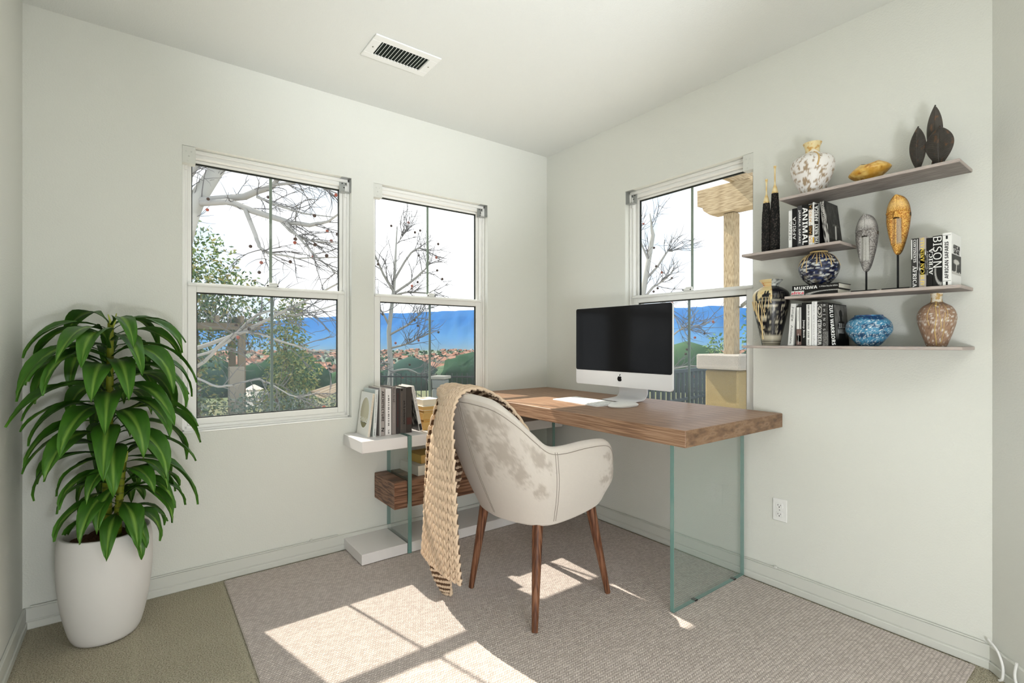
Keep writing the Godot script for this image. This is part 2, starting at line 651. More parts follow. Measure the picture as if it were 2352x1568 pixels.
func bracket(called: String, label: String, xf: Transform3D, metal: bool, m: float) -> void:
	# box bracket for a blind, open to the side; m mirrors it
	var t := thing(called, label, "blind bracket", xf.origin, xf.basis, "empty blind brackets at the window heads")
	var b := MB.new()
	b.box(Vector3(0, 0.0, -0.014), Vector3(0.052, 0.078, 0.002), 0.0005)
	b.box(Vector3(0, 0.039, 0.008), Vector3(0.052, 0.002, 0.044), 0.0005)
	b.box(Vector3(0, -0.039, 0.008), Vector3(0.052, 0.002, 0.044), 0.0005)
	b.box(Vector3(0.026 * m, 0, 0.008), Vector3(0.002, 0.078, 0.044), 0.0005)
	if not metal:
		b.box(Vector3(0, 0.0, 0.031), Vector3(0.052, 0.078, 0.002), 0.0005)
	part("bracket_body", b, M.steel if metal else M.trim, t)
	b = MB.new()
	for q in [Vector2(-0.01, 0.016), Vector2(0.01, 0.016), Vector2(0.0, -0.006), Vector2(-0.004, -0.028)]:
		b.box(Vector3(q.x, q.y, -0.0115 if metal else 0.0325), Vector3(0.006, 0.006, 0.003), 0.001)
	part("screw", b, M.black if metal else M.trim, t)


func brackets() -> void:
	var right := Basis(Vector3.UP, -PI / 2)
	bracket("blind_bracket", "white covered blind bracket at the left corner of the wide back window", Transform3D(Basis.IDENTITY, Vector3(-2.205, 2.022, -0.034)), false, -1)
	bracket("blind_bracket", "open metal blind bracket at the right corner of the wide back window", Transform3D(Basis.IDENTITY, Vector3(-1.469, 2.022, -0.034)), true, 1)
	bracket("blind_bracket", "white covered blind bracket at the left corner of the window above the console", Transform3D(Basis.IDENTITY, Vector3(-1.288, 2.022, -0.034)), false, -1)
	bracket("blind_bracket", "open metal blind bracket at the window corner nearest the room corner", Transform3D(Basis.IDENTITY, Vector3(-0.551, 2.022, -0.034)), true, 1)
	bracket("blind_bracket", "open metal blind bracket at the left corner of the window behind the monitor", Transform3D(right, Vector3(0.034, 2.032, 0.761)), true, -1)
	bracket("blind_bracket", "white blind bracket at the window corner beside the shelves", Transform3D(right, Vector3(0.034, 2.032, 1.503)), false, 1)


func vent() -> void:
	var t := thing("air_vent", "white rectangular louvred air vent in the ceiling", "air vent", Vector3(-1.40, 2.5, 0.567))
	var b := MB.new()
	for q in [[-0.162, 0.162, -0.097, -0.056], [-0.162, 0.162, 0.056, 0.097], [-0.162, -0.118, -0.056, 0.056], [0.118, 0.162, -0.056, 0.056]]:
		b.span(q[0], q[1], -0.007, -0.0005, q[2], q[3], 0.002)
	part("frame", b, mat(s8(240, 241, 238), 0.4), t)
	b = MB.new()
	b.span(-0.118, 0.118, -0.0035, -0.001, -0.056, 0.056)
	part("duct", b, mat(s8(42, 48, 44), 0.8, 0.2), t)
	var sm := mat(s8(226, 228, 224), 0.45)
	var shared: ArrayMesh
	for i in 15:
		if shared == null:
			b = MB.new()
			b.box(Vector3.ZERO, Vector3(0.0022, 0.007, 0.112), 0.0004, Basis(Vector3.BACK, -0.5))
			shared = b.mesh()
		var o := part("slat", shared, sm, t)
		o.position = Vector3(-0.112 + i * 0.016, -0.0075, 0)
	for s in [-1, 1]:
		b = MB.new()
		b.box(Vector3(s * 0.14, -0.008, 0), Vector3(0.006, 0.002, 0.006), 0.0008)
		part("screw", b, M.groove, t)


func outlet() -> void:
	var t := thing("power_outlet", "white duplex power outlet low on the right wall below the shelves", "power outlet", Vector3(0, 0.365, 1.657), Basis(Vector3.UP, -PI / 2))
	var b := MB.new()
	b.box(Vector3(0, 0, 0.003), Vector3(0.064, 0.104, 0.006), 0.002)
	part("cover_plate", b, M.white, t)
	for s in [-1, 1]:
		b = MB.new()
		var ring := []
		b.surf(24, 3, func(u, w):
			var a: float = u * TAU
			var r: Vector2 = [Vector2(1, 0.006), Vector2(1, 0.0085), Vector2(0.92, 0.009), Vector2(0.001, 0.009)][roundi(w * 3)]
			return Vector3(clampf(cos(a) * 0.0175, -0.0155, 0.0155) * r.x, s * 0.0205 + clampf(sin(a) * 0.0175, -0.0125, 0.0125) * r.x, r.y), true)
		var f := part("receptacle", b, M.white, t)
		b = MB.new()
		b.box(Vector3(-0.006, s * 0.0205 + 0.003, 0.0092), Vector3(0.002, 0.008, 0.001))
		b.box(Vector3(0.006, s * 0.0205 + 0.003, 0.0092), Vector3(0.002, 0.0065, 0.001))
		b.box(Vector3(0, s * 0.0205 - 0.006, 0.0092), Vector3(0.0045, 0.0045, 0.001), 0.0005)
		part("slot", b, M.black, f)
	b = MB.new()
	b.box(Vector3(0, 0, 0.0065), Vector3(0.005, 0.005, 0.001), 0.0005)
	part("screw", b, M.steel, t)


func cables() -> void:
	var b := MB.new()
	var p := PackedVector3Array()
	for i in 40:
		var z := 0.45 + i * (2.36 - 0.45) / 39.0
		p.append(Vector3(-0.010, 0.089 + 0.0012 * sin(z * 9.0), z))
	b.tube(p, 0.0035, 0.0035, 6)
	b.box(Vector3(-0.010, 0.094, 1.64), Vector3(0.012, 0.014, 0.014), 0.003)
	tag(part("wall_cable", b, M.trim), "thin off-white cable clipped along the top of the right baseboard", "cable")
	b = MB.new()
	p = PackedVector3Array()
	for i in 40:
		var x := -2.74 + i * (2.74 - 1.52) / 39.0
		p.append(Vector3(x, 0.089 + 0.001 * sin(x * 8.0), 0.010))
	b.tube(p, 0.0035, 0.0035, 6)
	b.box(Vector3(-1.66, 0.094, 0.010), Vector3(0.014, 0.014, 0.012), 0.003)
	tag(part("wall_cable", b, M.trim), "thin off-white cable clipped along the baseboard below the back windows", "cable")
	# loose white leads hanging at the angled wall on the right edge
	var bs := Basis(Vector3.UP, -PI * 0.75)
	var og := Vector3(0, 0, 2.377)
	var paths := [[Vector3(0.01, 0.11, 0.02), Vector3(0.05, 0.095, 0.022), Vector3(0.075, 0.06, 0.024), Vector3(0.08, 0.02, 0.028), Vector3(0.07, 0.006, 0.03)], [Vector3(0.125, 0.1, 0.02), Vector3(0.12, 0.06, 0.022), Vector3(0.13, 0.03, 0.024), Vector3(0.15, 0.006, 0.03)]]
	var names := ["looped white cable by the angled baseboard, nearer the corner", "white cable by the angled baseboard at the right edge of the photo"]
	for k in 2:
		var c3 := Curve3D.new()
		for q in paths[k]:
			c3.add_point(og + bs * q)
		for i in c3.point_count:
			var a := c3.get_point_position(maxi(i - 1, 0))
			var e := c3.get_point_position(mini(i + 1, c3.point_count - 1))
			c3.set_point_in(i, (a - e) * 0.17)
			c3.set_point_out(i, (e - a) * 0.17)
		b = MB.new()
		b.tube(c3.tessellate(4, 3), 0.004, 0.004, 8)
		tag(part("loose_cable", b, M.white), names[k], "cable")


# ---------------------------------------------------------------- furniture

func desk() -> void:
	var t := thing("desk", "thick walnut slab desk on a clear glass leg along the right wall", "desk", Vector3(-0.385, 0, 0.835))
	var b := MB.new()
	b.box(Vector3(0, 0.7845, 0), Vector3(0.762, 0.065, 1.665), 0.002)
	part("desk_top", b, M.desk_wood, t)
	b = MB.new()
	b.box(Vector3(0, 0.7845, 0.8335), Vector3(0.7595, 0.0625, 0.002), 0.0006)
	part("end_grain", b, M.end_wood, t)
	glass_panel(t, "leg", Vector3(0.072, 0.3805, 0.655), Vector3(0.57, 0.741, 0.018), 2)
	for s in [-0.12, 0.2]:
		b = MB.new()
		b.box(Vector3(0.072 + s, 0.0125, 0.655), Vector3(0.02, 0.006, 0.022), 0.001)
		part("glide", b, M.black, t)


func glass_panel(t: Node3D, called: String, at: Vector3, size: Vector3, thin_axis: int) -> void:
	# clear sheet with green-tinted edges
	var b := MB.new()
	var h := size * 0.5
	if thin_axis == 2:
		b.quad(at + Vector3(-h.x, -h.y, h.z), at + Vector3(h.x, -h.y, h.z), at + Vector3(h.x, h.y, h.z), at + Vector3(-h.x, h.y, h.z))
		b.quad(at + Vector3(h.x, -h.y, -h.z), at + Vector3(-h.x, -h.y, -h.z), at + Vector3(-h.x, h.y, -h.z), at + Vector3(h.x, h.y, -h.z))
	else:
		b.quad(at + Vector3(-h.x, -h.y, -h.z), at + Vector3(-h.x, -h.y, h.z), at + Vector3(-h.x, h.y, h.z), at + Vector3(-h.x, h.y, -h.z))
		b.quad(at + Vector3(h.x, -h.y, h.z), at + Vector3(h.x, -h.y, -h.z), at + Vector3(h.x, h.y, -h.z), at + Vector3(h.x, h.y, h.z))
	var o := part(called, b, M.glass, t)
	b = MB.new()
	var e := 0.0012
	if thin_axis == 2:
		for s in [-1.0, 1.0]:
			b.box(at + Vector3(s * (h.x - e), 0, 0), Vector3(e * 2, size.y, size.z), 0.0004)
			b.box(at + Vector3(0, s * (h.y - e), 0), Vector3(size.x, e * 2, size.z), 0.0004)
	else:
		for s in [-1.0, 1.0]:
			b.box(at + Vector3(0, 0, s * (h.z - e)), Vector3(size.x, size.y, e * 2), 0.0004)
			b.box(at + Vector3(0, s * (h.y - e), 0), Vector3(size.x, e * 2, size.z), 0.0004)
	part("glass_edge", b, M.glass_edge, o)


func console() -> void:
	var t := thing("console_table", "low white and walnut console with glass side panels under the back windows", "console table", Vector3(-0.80, 0, 0.145))
	var zf := 0.141
	var zb := -0.138
	for q in [["shelf_top", 0.579, 0.640], ["shelf_bottom", 0.012, 0.066]]:
		for s in [[-0.688, -0.437], [-0.413, 0.599], [0.623, 0.69]]:
			var b := MB.new()
			b.span(s[0], s[1], q[1], q[2], zb, zf, 0.002)
			part(q[0], b, M.white_lacquer, t)
	for s in [[-0.512, -0.437], [-0.413, 0.599], [0.623, 0.69]]:
		var b := MB.new()
		b.span(s[0], s[1], 0.257, 0.399, zb, zf - 0.002, 0.002)
		part("drawer_box", b, M.box_wood, t)
	for x in [-0.425, 0.611]:
		glass_panel(t, "side_panel", Vector3(x, 0.326, 0.0015), Vector3(0.021, 0.632, 0.283), 0)


# stations of the half shell, from the arm front round to the middle of the back: forward, sideways, height (top edge), then the bottom edge
const SHELL := [
	[0.196, 0.262, 0.545, 0.176, 0.252, 0.520],
	[0.198, 0.276, 0.600, 0.166, 0.256, 0.470],
	[0.186, 0.284, 0.660, 0.130, 0.258, 0.440],
	[0.140, 0.289, 0.698, 0.080, 0.254, 0.424],
	[0.010, 0.294, 0.708, 0.000, 0.248, 0.412],
	[-0.130, 0.297, 0.706, -0.090, 0.240, 0.405],
	[-0.215, 0.292, 0.718, -0.150, 0.224, 0.403],
	[-0.280, 0.276, 0.770, -0.190, 0.190, 0.403],
	[-0.345, 0.248, 0.835, -0.215, 0.150, 0.403],
	[-0.405, 0.186, 0.893, -0.232, 0.100, 0.403],
	[-0.437, 0.090, 0.914, -0.243, 0.048, 0.403],
	[-0.445, 0.000, 0.917, -0.247, 0.000, 0.403]]


func shell_at(t: float) -> Array:
	# t 0..1 from the near arm front to the far arm front
	var k := (SHELL.size() - 1) * (1.0 - absf(2.0 * t - 1.0))
	var sgn := 1.0 if t < 0.5 else -1.0
	var n := SHELL.size() - 1
	var i := mini(int(k), n - 1)
	var f := k - i
	var out := []
	for j in 6:
		var p1: float = SHELL[i][j]
		var p2: float = SHELL[i + 1][j]
		var p0: float = SHELL[i - 1][j] if i > 0 else p1
		var p3: float
		if i + 2 <= n:
			p3 = SHELL[i + 2][j]
		else:
			p3 = SHELL[n - 1][j] * (-1.0 if j == 1 or j == 4 else 1.0)
		out.append(0.5 * (2 * p1 + (p2 - p0) * f + (2 * p0 - 5 * p1 + 4 * p2 - p3) * f * f + (3 * p1 - p0 - 3 * p2 + p3) * f * f * f))
	return [Vector3(out[0], out[2], out[1] * sgn), Vector3(out[3], out[5], out[4] * sgn)]


func shell_point(t: float, w: float, inset: float) -> Vector3:
	# w 0 at the bottom edge, 1 at the top edge; inset moves inwards
	var q := shell_at(t)
	var top: Vector3 = q[0]
	var bot: Vector3 = q[1]
	var p := bot.lerp(top, w)
	var d := 0.012
	var qa := shell_at(clampf(t - d, 0.0, 1.0))
	var qb := shell_at(clampf(t + d, 0.0, 1.0))
	var along: Vector3 = (qb[1] as Vector3).lerp(qb[0], w) - (qa[1] as Vector3).lerp(qa[0], w)
	along.y = 0
	var outw := Vector3(along.z, 0, -along.x)
	outw = outw.normalized() if outw.length() > 1e-6 else Vector3.LEFT
	if outw.dot(Vector3(p.x - 0.05, 0, p.z)) < 0:
		outw = -outw
	p += outw * (0.018 * sin(PI * clampf(w, 0.0, 1.0)) - inset)
	return p


func chair() -> void:
	var bas := Basis(Vector3.UP, deg_to_rad(4.0))
	var t := thing("armchair", "pale crushed velvet tub armchair with tapered walnut legs at the desk", "chair", Vector3(-0.928, 0.009, 1.0), bas)
	var velvet := vmat(0.75, 0.25)
	velvet.rim_enabled = true
	velvet.rim = 0.35
	var pale := lin(214, 206, 198)
	var dark := lin(160, 148, 136)
	# crushed areas of the nap, where they show on the back and the near arm: t, w, radius
	var marks := [[0.42, 0.86, 0.05, 0.10], [0.40, 0.62, 0.05, 0.2], [0.36, 0.5, 0.03, 0.12], [0.31, 0.82, 0.05, 0.14], [0.47, 0.75, 0.03, 0.2], [0.30, 0.42, 0.03, 0.1], [0.45, 0.45, 0.02, 0.12], [0.055, 0.62, 0.05, 0.45], [0.03, 0.25, 0.04, 0.2], [0.10, 0.45, 0.04, 0.14], [0.12, 0.8, 0.02, 0.1], [0.62, 0.6, 0.05, 0.3], [0.75, 0.4, 0.04, 0.2], [0.93, 0.6, 0.05, 0.3]]
	var nap := func(u: float, w: float) -> Color:
		var m := 0.0
		for q in marks:
			var dd := Vector2((u - q[0]) / q[2], (w - q[1]) / q[3]).length()
			m = maxf(m, 1.0 - dd * 0.62)
		var p := shell_point(u, w, 0.0)
		var k := fn.get_noise_3dv(p * 26.0) + 0.6 * fn.get_noise_3dv(p * 60.0)
		var f := smoothstep(0.28, 0.66, m * 0.8 + 0.42 * k) * 0.6
		return pale.lerp(dark, f) * (1.0 + 0.03 * fn.get_noise_3dv(p * 120.0))
	var th := 0.042
	# outer skin, rolled rim, quilted inner skin and rounded underside in one closed upholstered shell
	var b := MB.new()
	b.surf(260, 60, func(u, w): return shell_point(u, w, 0.0), false, false, nap)
	b.surf(260, 8, func(u, w):
		var a: float = PI * w
		var p := shell_point(u, 1.0, th * 0.5 * (1.0 - cos(a)))
		return p + Vector3.UP * (th * 0.42 * sin(a)), false, false, func(u, w): return nap.call(u, 1.0))
	b.surf(260, 8, func(u, w):
		var a: float = PI * 0.5 * w
		var p := shell_point(u, 0.0, 0.055 * (1.0 - cos(a)))
		return p + Vector3.DOWN * (0.022 * sin(a)), false, true, func(u, w): return pale)
	b.surf(60, 6, func(u, w):
		var e := shell_point(u, 0.0, 0.055) + Vector3.DOWN * 0.022
		return e.lerp(Vector3(0.0, 0.383, 0), w), false, true, func(u, w): return pale)
	for s in [0.0, 1.0]:
		b.surf(6, 14, func(u, w):
			var p := shell_point(s, w, th * u)
			return p + Vector3(0.02 * sin(PI * u), 0, 0), false, s > 0.5, func(u, w): return nap.call(s, w))
	part("upholstered_shell", b, velvet, t)
	b = MB.new()
	b.surf(260, 30, func(u, w):
		var ch: float = absf(sin(u * 22.0 * PI))
		var lo := 0.10
		var p := shell_point(u, lerpf(1.0, lo, w), th + 0.012 * ch * minf(1.0, w * 6.0))
		return p + Vector3.UP * 0.004 * ch * (1.0 - w), false, false, func(u, w): return pale * 1.02)
	part("quilted_lining", b, velvet, t)
	# seat cushion
	b = MB.new()
	b.surf(64, 24, func(u, w):
		var a: float = u * TAU
		var v: float = (w - 0.5) * PI
		var rx: float = 0.225 * pow(absf(cos(v)), 0.35)
		var cx: float = signf(cos(a)) * pow(absf(cos(a)), 0.6)
		var cz: float = signf(sin(a)) * pow(absf(sin(a)), 0.6)
		return Vector3(0.0 + cx * rx, 0.445 + 0.045 * sin(v), -cz * rx * 0.98), true, false, func(u, w): return pale)
	part("seat_cushion", b, velvet, t)
	# seams and piping
	var seam := mat(s8(150, 140, 130), 0.8, 0.2)
	for u in [0.5, 0.252, 0.748]:
		b = MB.new()
		for o in [-0.0035, 0.0035]:
			var p := PackedVector3Array()
			for i in 24:
				p.append(shell_point(u + o, 0.02 + 0.97 * i / 23.0, -0.0006))
			b.tube(p, 0.0011, 0.0011, 5)
		part("seam", b, seam, t)
	b = MB.new()
	var rim := PackedVector3Array()
	for i in 160:
		rim.append(shell_point(0.012 + 0.976 * i / 159.0, 0.965, -0.001))
	b.tube(rim, 0.0013, 0.0013, 5)
	part("seam", b, seam, t)
	# legs: tapered, splayed
	for q in [[-0.165, 0.175, -0.240, 0.237], [0.165, 0.175, 0.222, 0.232], [-0.165, -0.175, -0.217, -0.215], [0.165, -0.175, 0.232, -0.245]]:
		b = MB.new()
		b.tube(PackedVector3Array([Vector3(q[0], 0.40, q[1]), Vector3((q[0] + q[2]) * 0.5, 0.2, (q[1] + q[3]) * 0.5), Vector3(q[2], 0.001, q[3])]), 0.0235, 0.0125, 16)
		part("leg", b, M.leg_wood, t)


func bezier_rows(rows: Array, v: float) -> Array:
	var n := rows.size() - 1
	var k := clampf(v, 0.0, 1.0) * n
	var i := mini(int(k), n - 1)
	var f := k - i
	var out := []
	for j in rows[0].size():
		var p1: Vector3 = rows[i][j]
		var p2: Vector3 = rows[i + 1][j]
		var p0: Vector3 = rows[maxi(i - 1, 0)][j]
		var p3: Vector3 = rows[mini(i + 2, n)][j]
		out.append(p1.cubic_interpolate(p2, p0, p3, f))
	return out


func cloth_point(rows: Array, u: float, v: float) -> Vector3:
	var r := bezier_rows(rows, v)
	var n := r.size() - 1
	var k := clampf(u, 0.0, 1.0) * n
	var i := mini(int(k), n - 1)
	var p0: Vector3 = r[maxi(i - 1, 0)]
	var p3: Vector3 = r[mini(i + 2, n)]
	return (r[i] as Vector3).cubic_interpolate(r[i + 1], p0, p3, k - i)


func knit(b: MB, rows: Array, cols: int, nrow: int, yarn: float, flip: float) -> void:
	# plain knit: every stitch is two leaning strands that meet in a V, chained row on row
	var at := func(c: float, r: float, lift: float) -> Vector3:
		var u := c / cols
		var v := r / nrow
		var p := cloth_point(rows, u, v)
		var du := cloth_point(rows, minf(u + 0.01, 1.0), v) - cloth_point(rows, maxf(u - 0.01, 0.0), v)
		var dv := cloth_point(rows, u, minf(v + 0.01, 1.0)) - cloth_point(rows, u, maxf(v - 0.01, 0.0))
		return p + du.cross(dv).normalized() * lift * flip
	for r in nrow:
		for c in cols:
			for s in [0.0, 1.0]:
				var p := PackedVector3Array()
				var tone := 1.0 + 0.05 * fn.get_noise_2d(c * 7.3, r * 5.1)
				for i in 6:
					var k: float = -0.12 + 1.42 * i / 5.0
					var across: float = lerpf(0.10, 0.46, smoothstep(-0.1, 1.1, k)) if s == 0.0 else lerpf(0.90, 0.54, smoothstep(-0.1, 1.1, k))
					p.append(at.call(c + across, r + k, yarn * (0.1 + 1.0 * sin(clampf((k + 0.15) / 1.4, 0.0, 1.0) * PI))))
				var rr: float = yarn * (1.0 + 0.08 * fn.get_noise_2d(c * 3.0 + s, r * 3.0))
				b.tube(p, rr, rr * 0.92, 6, true, lin(222, 198, 172) * tone)
	b.surf(cols * 2, nrow, func(u, w): return cloth_point(rows, u, w) - Vector3.ZERO, false, flip < 0, func(u, w): return lin(132, 104, 84))  # darker backing sheet: shade painted into the gaps between stitches
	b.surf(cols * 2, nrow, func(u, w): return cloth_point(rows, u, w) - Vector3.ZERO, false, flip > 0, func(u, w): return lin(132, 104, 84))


func blanket() -> void:
	var t := thing("knit_throw", "chunky beige knitted throw hanging over the back of the armchair", "blanket", Vector3.ZERO)
	var m := vmat(0.9, 0.15)
	m.rim_enabled = true
	m.rim = 0.2
	# rows from the seat, up the inside of the back, over the top and down behind; five points across, near side first
	var rows := []
	for q in [
		[-0.86, 0.540, 1.10, 0.84, 0.0], [-0.99, 0.580, 1.13, 0.84, 0.0], [-1.085, 0.74, 1.155, 0.86, 0.02],
		[-1.165, 0.875, 1.10, 0.88, 0.02], [-1.275, 0.948, 1.075, 0.87, 0.015], [-1.37, 0.943, 1.07, 0.88, 0.012],
		[-1.415, 0.872, 1.075, 0.89, 0.02], [-1.418, 0.75, 1.085, 0.835, 0.03], [-1.412, 0.60, 1.095, 0.79, 0.035],
		[-1.405, 0.45, 1.10, 0.745, 0.035], [-1.395, 0.31, 1.10, 0.71, 0.03], [-1.385, 0.205, 1.10, 0.67, 0.02]]:
		var row := []
		for j in 5:
			var k := j / 4.0
			var side: float = lerpf(q[2], q[3], k)
			var bulge: float = q[4] * sin(PI * k)
			var wav: float = 0.010 * sin(k * 7.0 + q[1] * 5.0)
			row.append(Vector3(q[0] - bulge * 0.6 - wav * 0.5 + 0.05 * k * k * (1.0 if q[1] < 0.9 and q[0] < -1.3 else 0.0), q[1] + (0.01 * sin(k * 9.0) if q[0] > -1.38 else 0.0) - (0.035 * k if q[1] < 0.3 else 0.0), side))
		rows.append(row)
	var b := MB.new()
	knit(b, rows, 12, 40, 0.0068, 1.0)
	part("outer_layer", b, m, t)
	# the far half, folded behind the outer layer
	var r2 := []
	for q in [[0.90, 0.86, -1.36, -1.22, 0.84], [0.75, 0.825, -1.39, -1.20, 0.80], [0.62, 0.785, -1.385, -1.185, 0.775], [0.50, 0.75, -1.375, -1.19, 0.755], [0.38, 0.725, -1.365, -1.245, 0.75], [0.27, 0.715, -1.35, -1.285, 0.77], [0.18, 0.725, -1.34, -1.285, 0.80], [0.09, 0.745, -1.325, -1.275, 0.815], [0.018, 0.775, -1.300, -1.275, 0.815]]:
		var row := []
		for j in 4:
			var k := j / 3.0
			row.append(Vector3(lerpf(q[2], q[3], k) - 0.006 * sin(k * 8.0 + q[0] * 9.0), q[0], lerpf(q[1], q[4], k) + 0.014 * sin(k * PI)))
		r2.append(row)
	b = MB.new()
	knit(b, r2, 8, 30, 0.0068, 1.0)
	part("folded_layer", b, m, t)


# ---------------------------------------------------------------- plant

func leaf_mesh(len_: float, wid: float, e0: float, droop: float, fold: float, seed_: int) -> ArrayMesh:
	var b := MB.new()
	var r := RandomNumberGenerator.new()
	r.seed = seed_
	var n := 12
	var path := [Vector2.ZERO]
	var ang := []
	for i in n + 1:
		var s := float(i) / n
		ang.append(e0 - droop * pow(s, 0.95))
	for i in n:
		path.append(path[i] + Vector2(cos(ang[i]), sin(ang[i])) * len_ / n)
	var tw := r.randf_range(-0.25, 0.25)
	var deep := lin(18, 46, 16)
	var tip := lin(80, 134, 40)
	var rib := lin(134, 172, 74)
	var o := r.randf() * 50.0
	var f := func(u: float, w: float) -> Vector3:
		var i: int = roundi(w * n)
		var s: float = w
		var width: float = wid * 0.5 * maxf(0.0, 0.10 + 0.90 * smoothstep(0.12, 0.50, s)) * pow(clampf((1.0 - s) / 0.52, 0.0, 1.0), 0.75)
		if s < 0.12:
			width = wid * 0.5 * 0.12
		var x := (u - 0.5) * 2.0
		var a: float = ang[i]
		var up := Vector3(-sin(a), cos(a), 0)
		var side := Vector3(0, 0, 1).rotated(Vector3(cos(a), sin(a), 0), tw * s)
		var lift: float = absf(x) * width * fold + 0.004 * sin(x * 5.0 + s * 11.0 + o) * minf(1.0, s * 3.0)
		return Vector3(path[i].x, path[i].y, 0) + side * x * width + up * lift
	b.surf(8, n, f, false, true, func(u, w):
		var x: float = absf(u - 0.5) * 2.0
		var k := 0.5 + 0.5 * fn.get_noise_2d(w * 7.0 + o, u * 9.0)
		var c := deep.lerp(tip, clampf(0.15 + 0.65 * pow(w, 1.5) + 0.35 * x * k, 0.0, 1.0) * (0.65 + 0.45 * k))
		return c.lerp(rib, 0.75 * (1.0 - smoothstep(0.0, 0.2, x)) * smoothstep(0.05, 0.3, w)))
	return b.mesh()


func plant() -> void:
	var at := Vector3(-2.495, 0, 0.232)
	var t := thing("planter_pot", "tall rounded matte white planter pot on the carpet in the left corner", "plant pot", at)
	var b := MB.new()
	var pr := [Vector2(0.0005, 0.001), Vector2(0.090, 0.001), Vector2(0.101, 0.006), Vector2(0.108, 0.018)]
	for i in 22:
		var k := (i + 1) / 23.0
		pr.append(Vector2(0.108 + 0.041 * sin(pow(k, 0.82) * PI * 0.62) / sin(PI * 0.5) - 0.0 * k, 0.018 + 0.378 * k))
	pr.append_array([Vector2(0.1425, 0.402), Vector2(0.1415, 0.408), Vector2(0.139, 0.411), Vector2(0.130, 0.410), Vector2(0.127, 0.404), Vector2(0.125, 0.365)])
	b.lathe(pr, 72)
	part("pot_body", b, mat(s8(226, 223, 220), 0.55, 0.35), t)
	b = MB.new()
	var soil := vmat(0.95, 0.1)
	b.surf(60, 26, func(u, w):
		var a: float = -u * TAU
		var rr: float = 0.128 * (1.0 - w)
		var q := Vector3(cos(a) * rr, 0, sin(a) * rr)
		var hh: float = 0.372 + 0.012 * fn.get_noise_2d(q.x * 42.0, q.z * 42.0) + 0.006 * fn.get_noise_2d(q.x * 120.0, q.z * 120.0) + 0.008 * w
		return Vector3(q.x, hh, q.z), true, false, func(u, w):
			var k := 0.5 + 0.5 * fn.get_noise_2d(cos(u * TAU) * (1 - w) * 14.0, sin(u * TAU) * (1 - w) * 20.0)
			return lin(74, 50, 40).lerp(lin(128, 96, 80), k))
	part("soil", b, soil, t)
	var p := thing("dracaena_plant", "tall green dracaena with drooping lance-shaped leaves, growing in the white pot", "plant", at + Vector3(0.01, 0.372, 0.0))
	var cane := vmat(0.55, 0.35)
	var canes := [[Vector3(-0.012, -0.03, 0.0), Vector3(0.0, 0.45, 0.0), Vector3(0.004, 0.85, 0.0), 0.0185, 0.010], [Vector3(0.022, -0.03, 0.028), Vector3(0.026, 0.12, 0.03), Vector3(0.045, 0.30, 0.036), 0.0165, 0.010]]
	for q in canes:
		b = MB.new()
		var c3 := PackedVector3Array()
		for i in 13:
			var k := i / 12.0
			c3.append((q[0] as Vector3).lerp(q[1], k).lerp((q[1] as Vector3).lerp(q[2], k), k))
		b.tube(c3, q[3], q[4], 14, true, lin(120, 130, 32))
		for i in range(1, 12):
			var d := (c3[i] - c3[i - 1]).normalized()
			b.tube(PackedVector3Array([c3[i] - d * 0.003, c3[i] + d * 0.003]), lerpf(q[3], q[4], i / 12.0) + 0.0018, lerpf(q[3], q[4], i / 12.0) + 0.0006, 14, true, lin(96, 104, 30))
		part("cane", b, cane, p)
	# pale sheath spikes at the growing tips
	b = MB.new()
	for q in [[Vector3(0.004, 0.83, 0.0), Vector3(-0.004, 0.885, 0.0)], [Vector3(0.006, 0.83, 0.0), Vector3(0.022, 0.89, 0.004)], [Vector3(0.045, 0.29, 0.036), Vector3(0.058, 0.345, 0.04)]]:
		b = MB.new()
		b.tube(PackedVector3Array([q[0], ((q[0] as Vector3) + q[1]) * 0.5 + Vector3(0.003, 0, 0), q[1]]), 0.007, 0.0015, 7, true, lin(176, 186, 84))
		part("shoot", b, cane, p)
	var lm := vmat(0.42, 0.4)
	lm.backlight_enabled = true
	lm.backlight = Color(0.12, 0.16, 0.05)
	var big := []
	for i in 9:
		big.append(leaf_mesh(0.355 + 0.012 * (i % 5), 0.086 + 0.006 * (i % 3), [0.62, 0.45, 0.75, 0.3, 0.55, 0.9, 0.4, 0.68, 0.5][i], [2.15, 1.95, 2.35, 1.8, 2.25, 2.4, 1.7, 2.0, 2.4][i], 0.28, 100 + i))
	var small := []
	for i in 6:
		small.append(leaf_mesh(0.25 + 0.012 * (i % 4), 0.066 + 0.004 * (i % 3), [0.6, 0.35, 0.8, 0.5, 0.2, 0.7][i], [2.2, 1.9, 2.5, 2.2, 1.9, 2.0][i], 0.28, 200 + i))
	var r := RandomNumberGenerator.new()
	r.seed = 19
	var golden := 2.39996
	var put := func(meshes: Array, where: Vector3, az: float, sc: float, tilt: float) -> void:
		var o := part("leaf", meshes[r.randi() % meshes.size()], lm, p)
		# keep the tips clear of the two walls
		var d := Vector3(cos(az), 0, -sin(az))
		var reach := 0.29 * sc
		var tip := at + Vector3(0.01, 0, 0) + where + d * reach
		if tip.x < -2.735 and d.x < 0:
			sc *= clampf((at.x + where.x + 2.735) / (-d.x * reach), 0.55, 1.0)
		if tip.z < 0.02 and d.z < 0:
			sc *= clampf((at.z + where.z - 0.02) / (-d.z * reach), 0.5, 1.0)
		o.transform = Transform3D(Basis(Vector3.UP, az) * Basis(Vector3.BACK, tilt) * Basis.from_scale(Vector3.ONE * sc), where)
	for i in 62:
		var k := i / 61.0
		var y := lerpf(0.845, 0.30, pow(k, 1.15))
		put.call(big, Vector3(0.003, y, 0), i * golden + r.randf_range(-0.25, 0.25), lerpf(0.86, 1.02, smoothstep(0.0, 0.25, k)) * r.randf_range(0.93, 1.07), r.randf_range(-0.14, 0.12) + 0.12 * (1.0 - k))
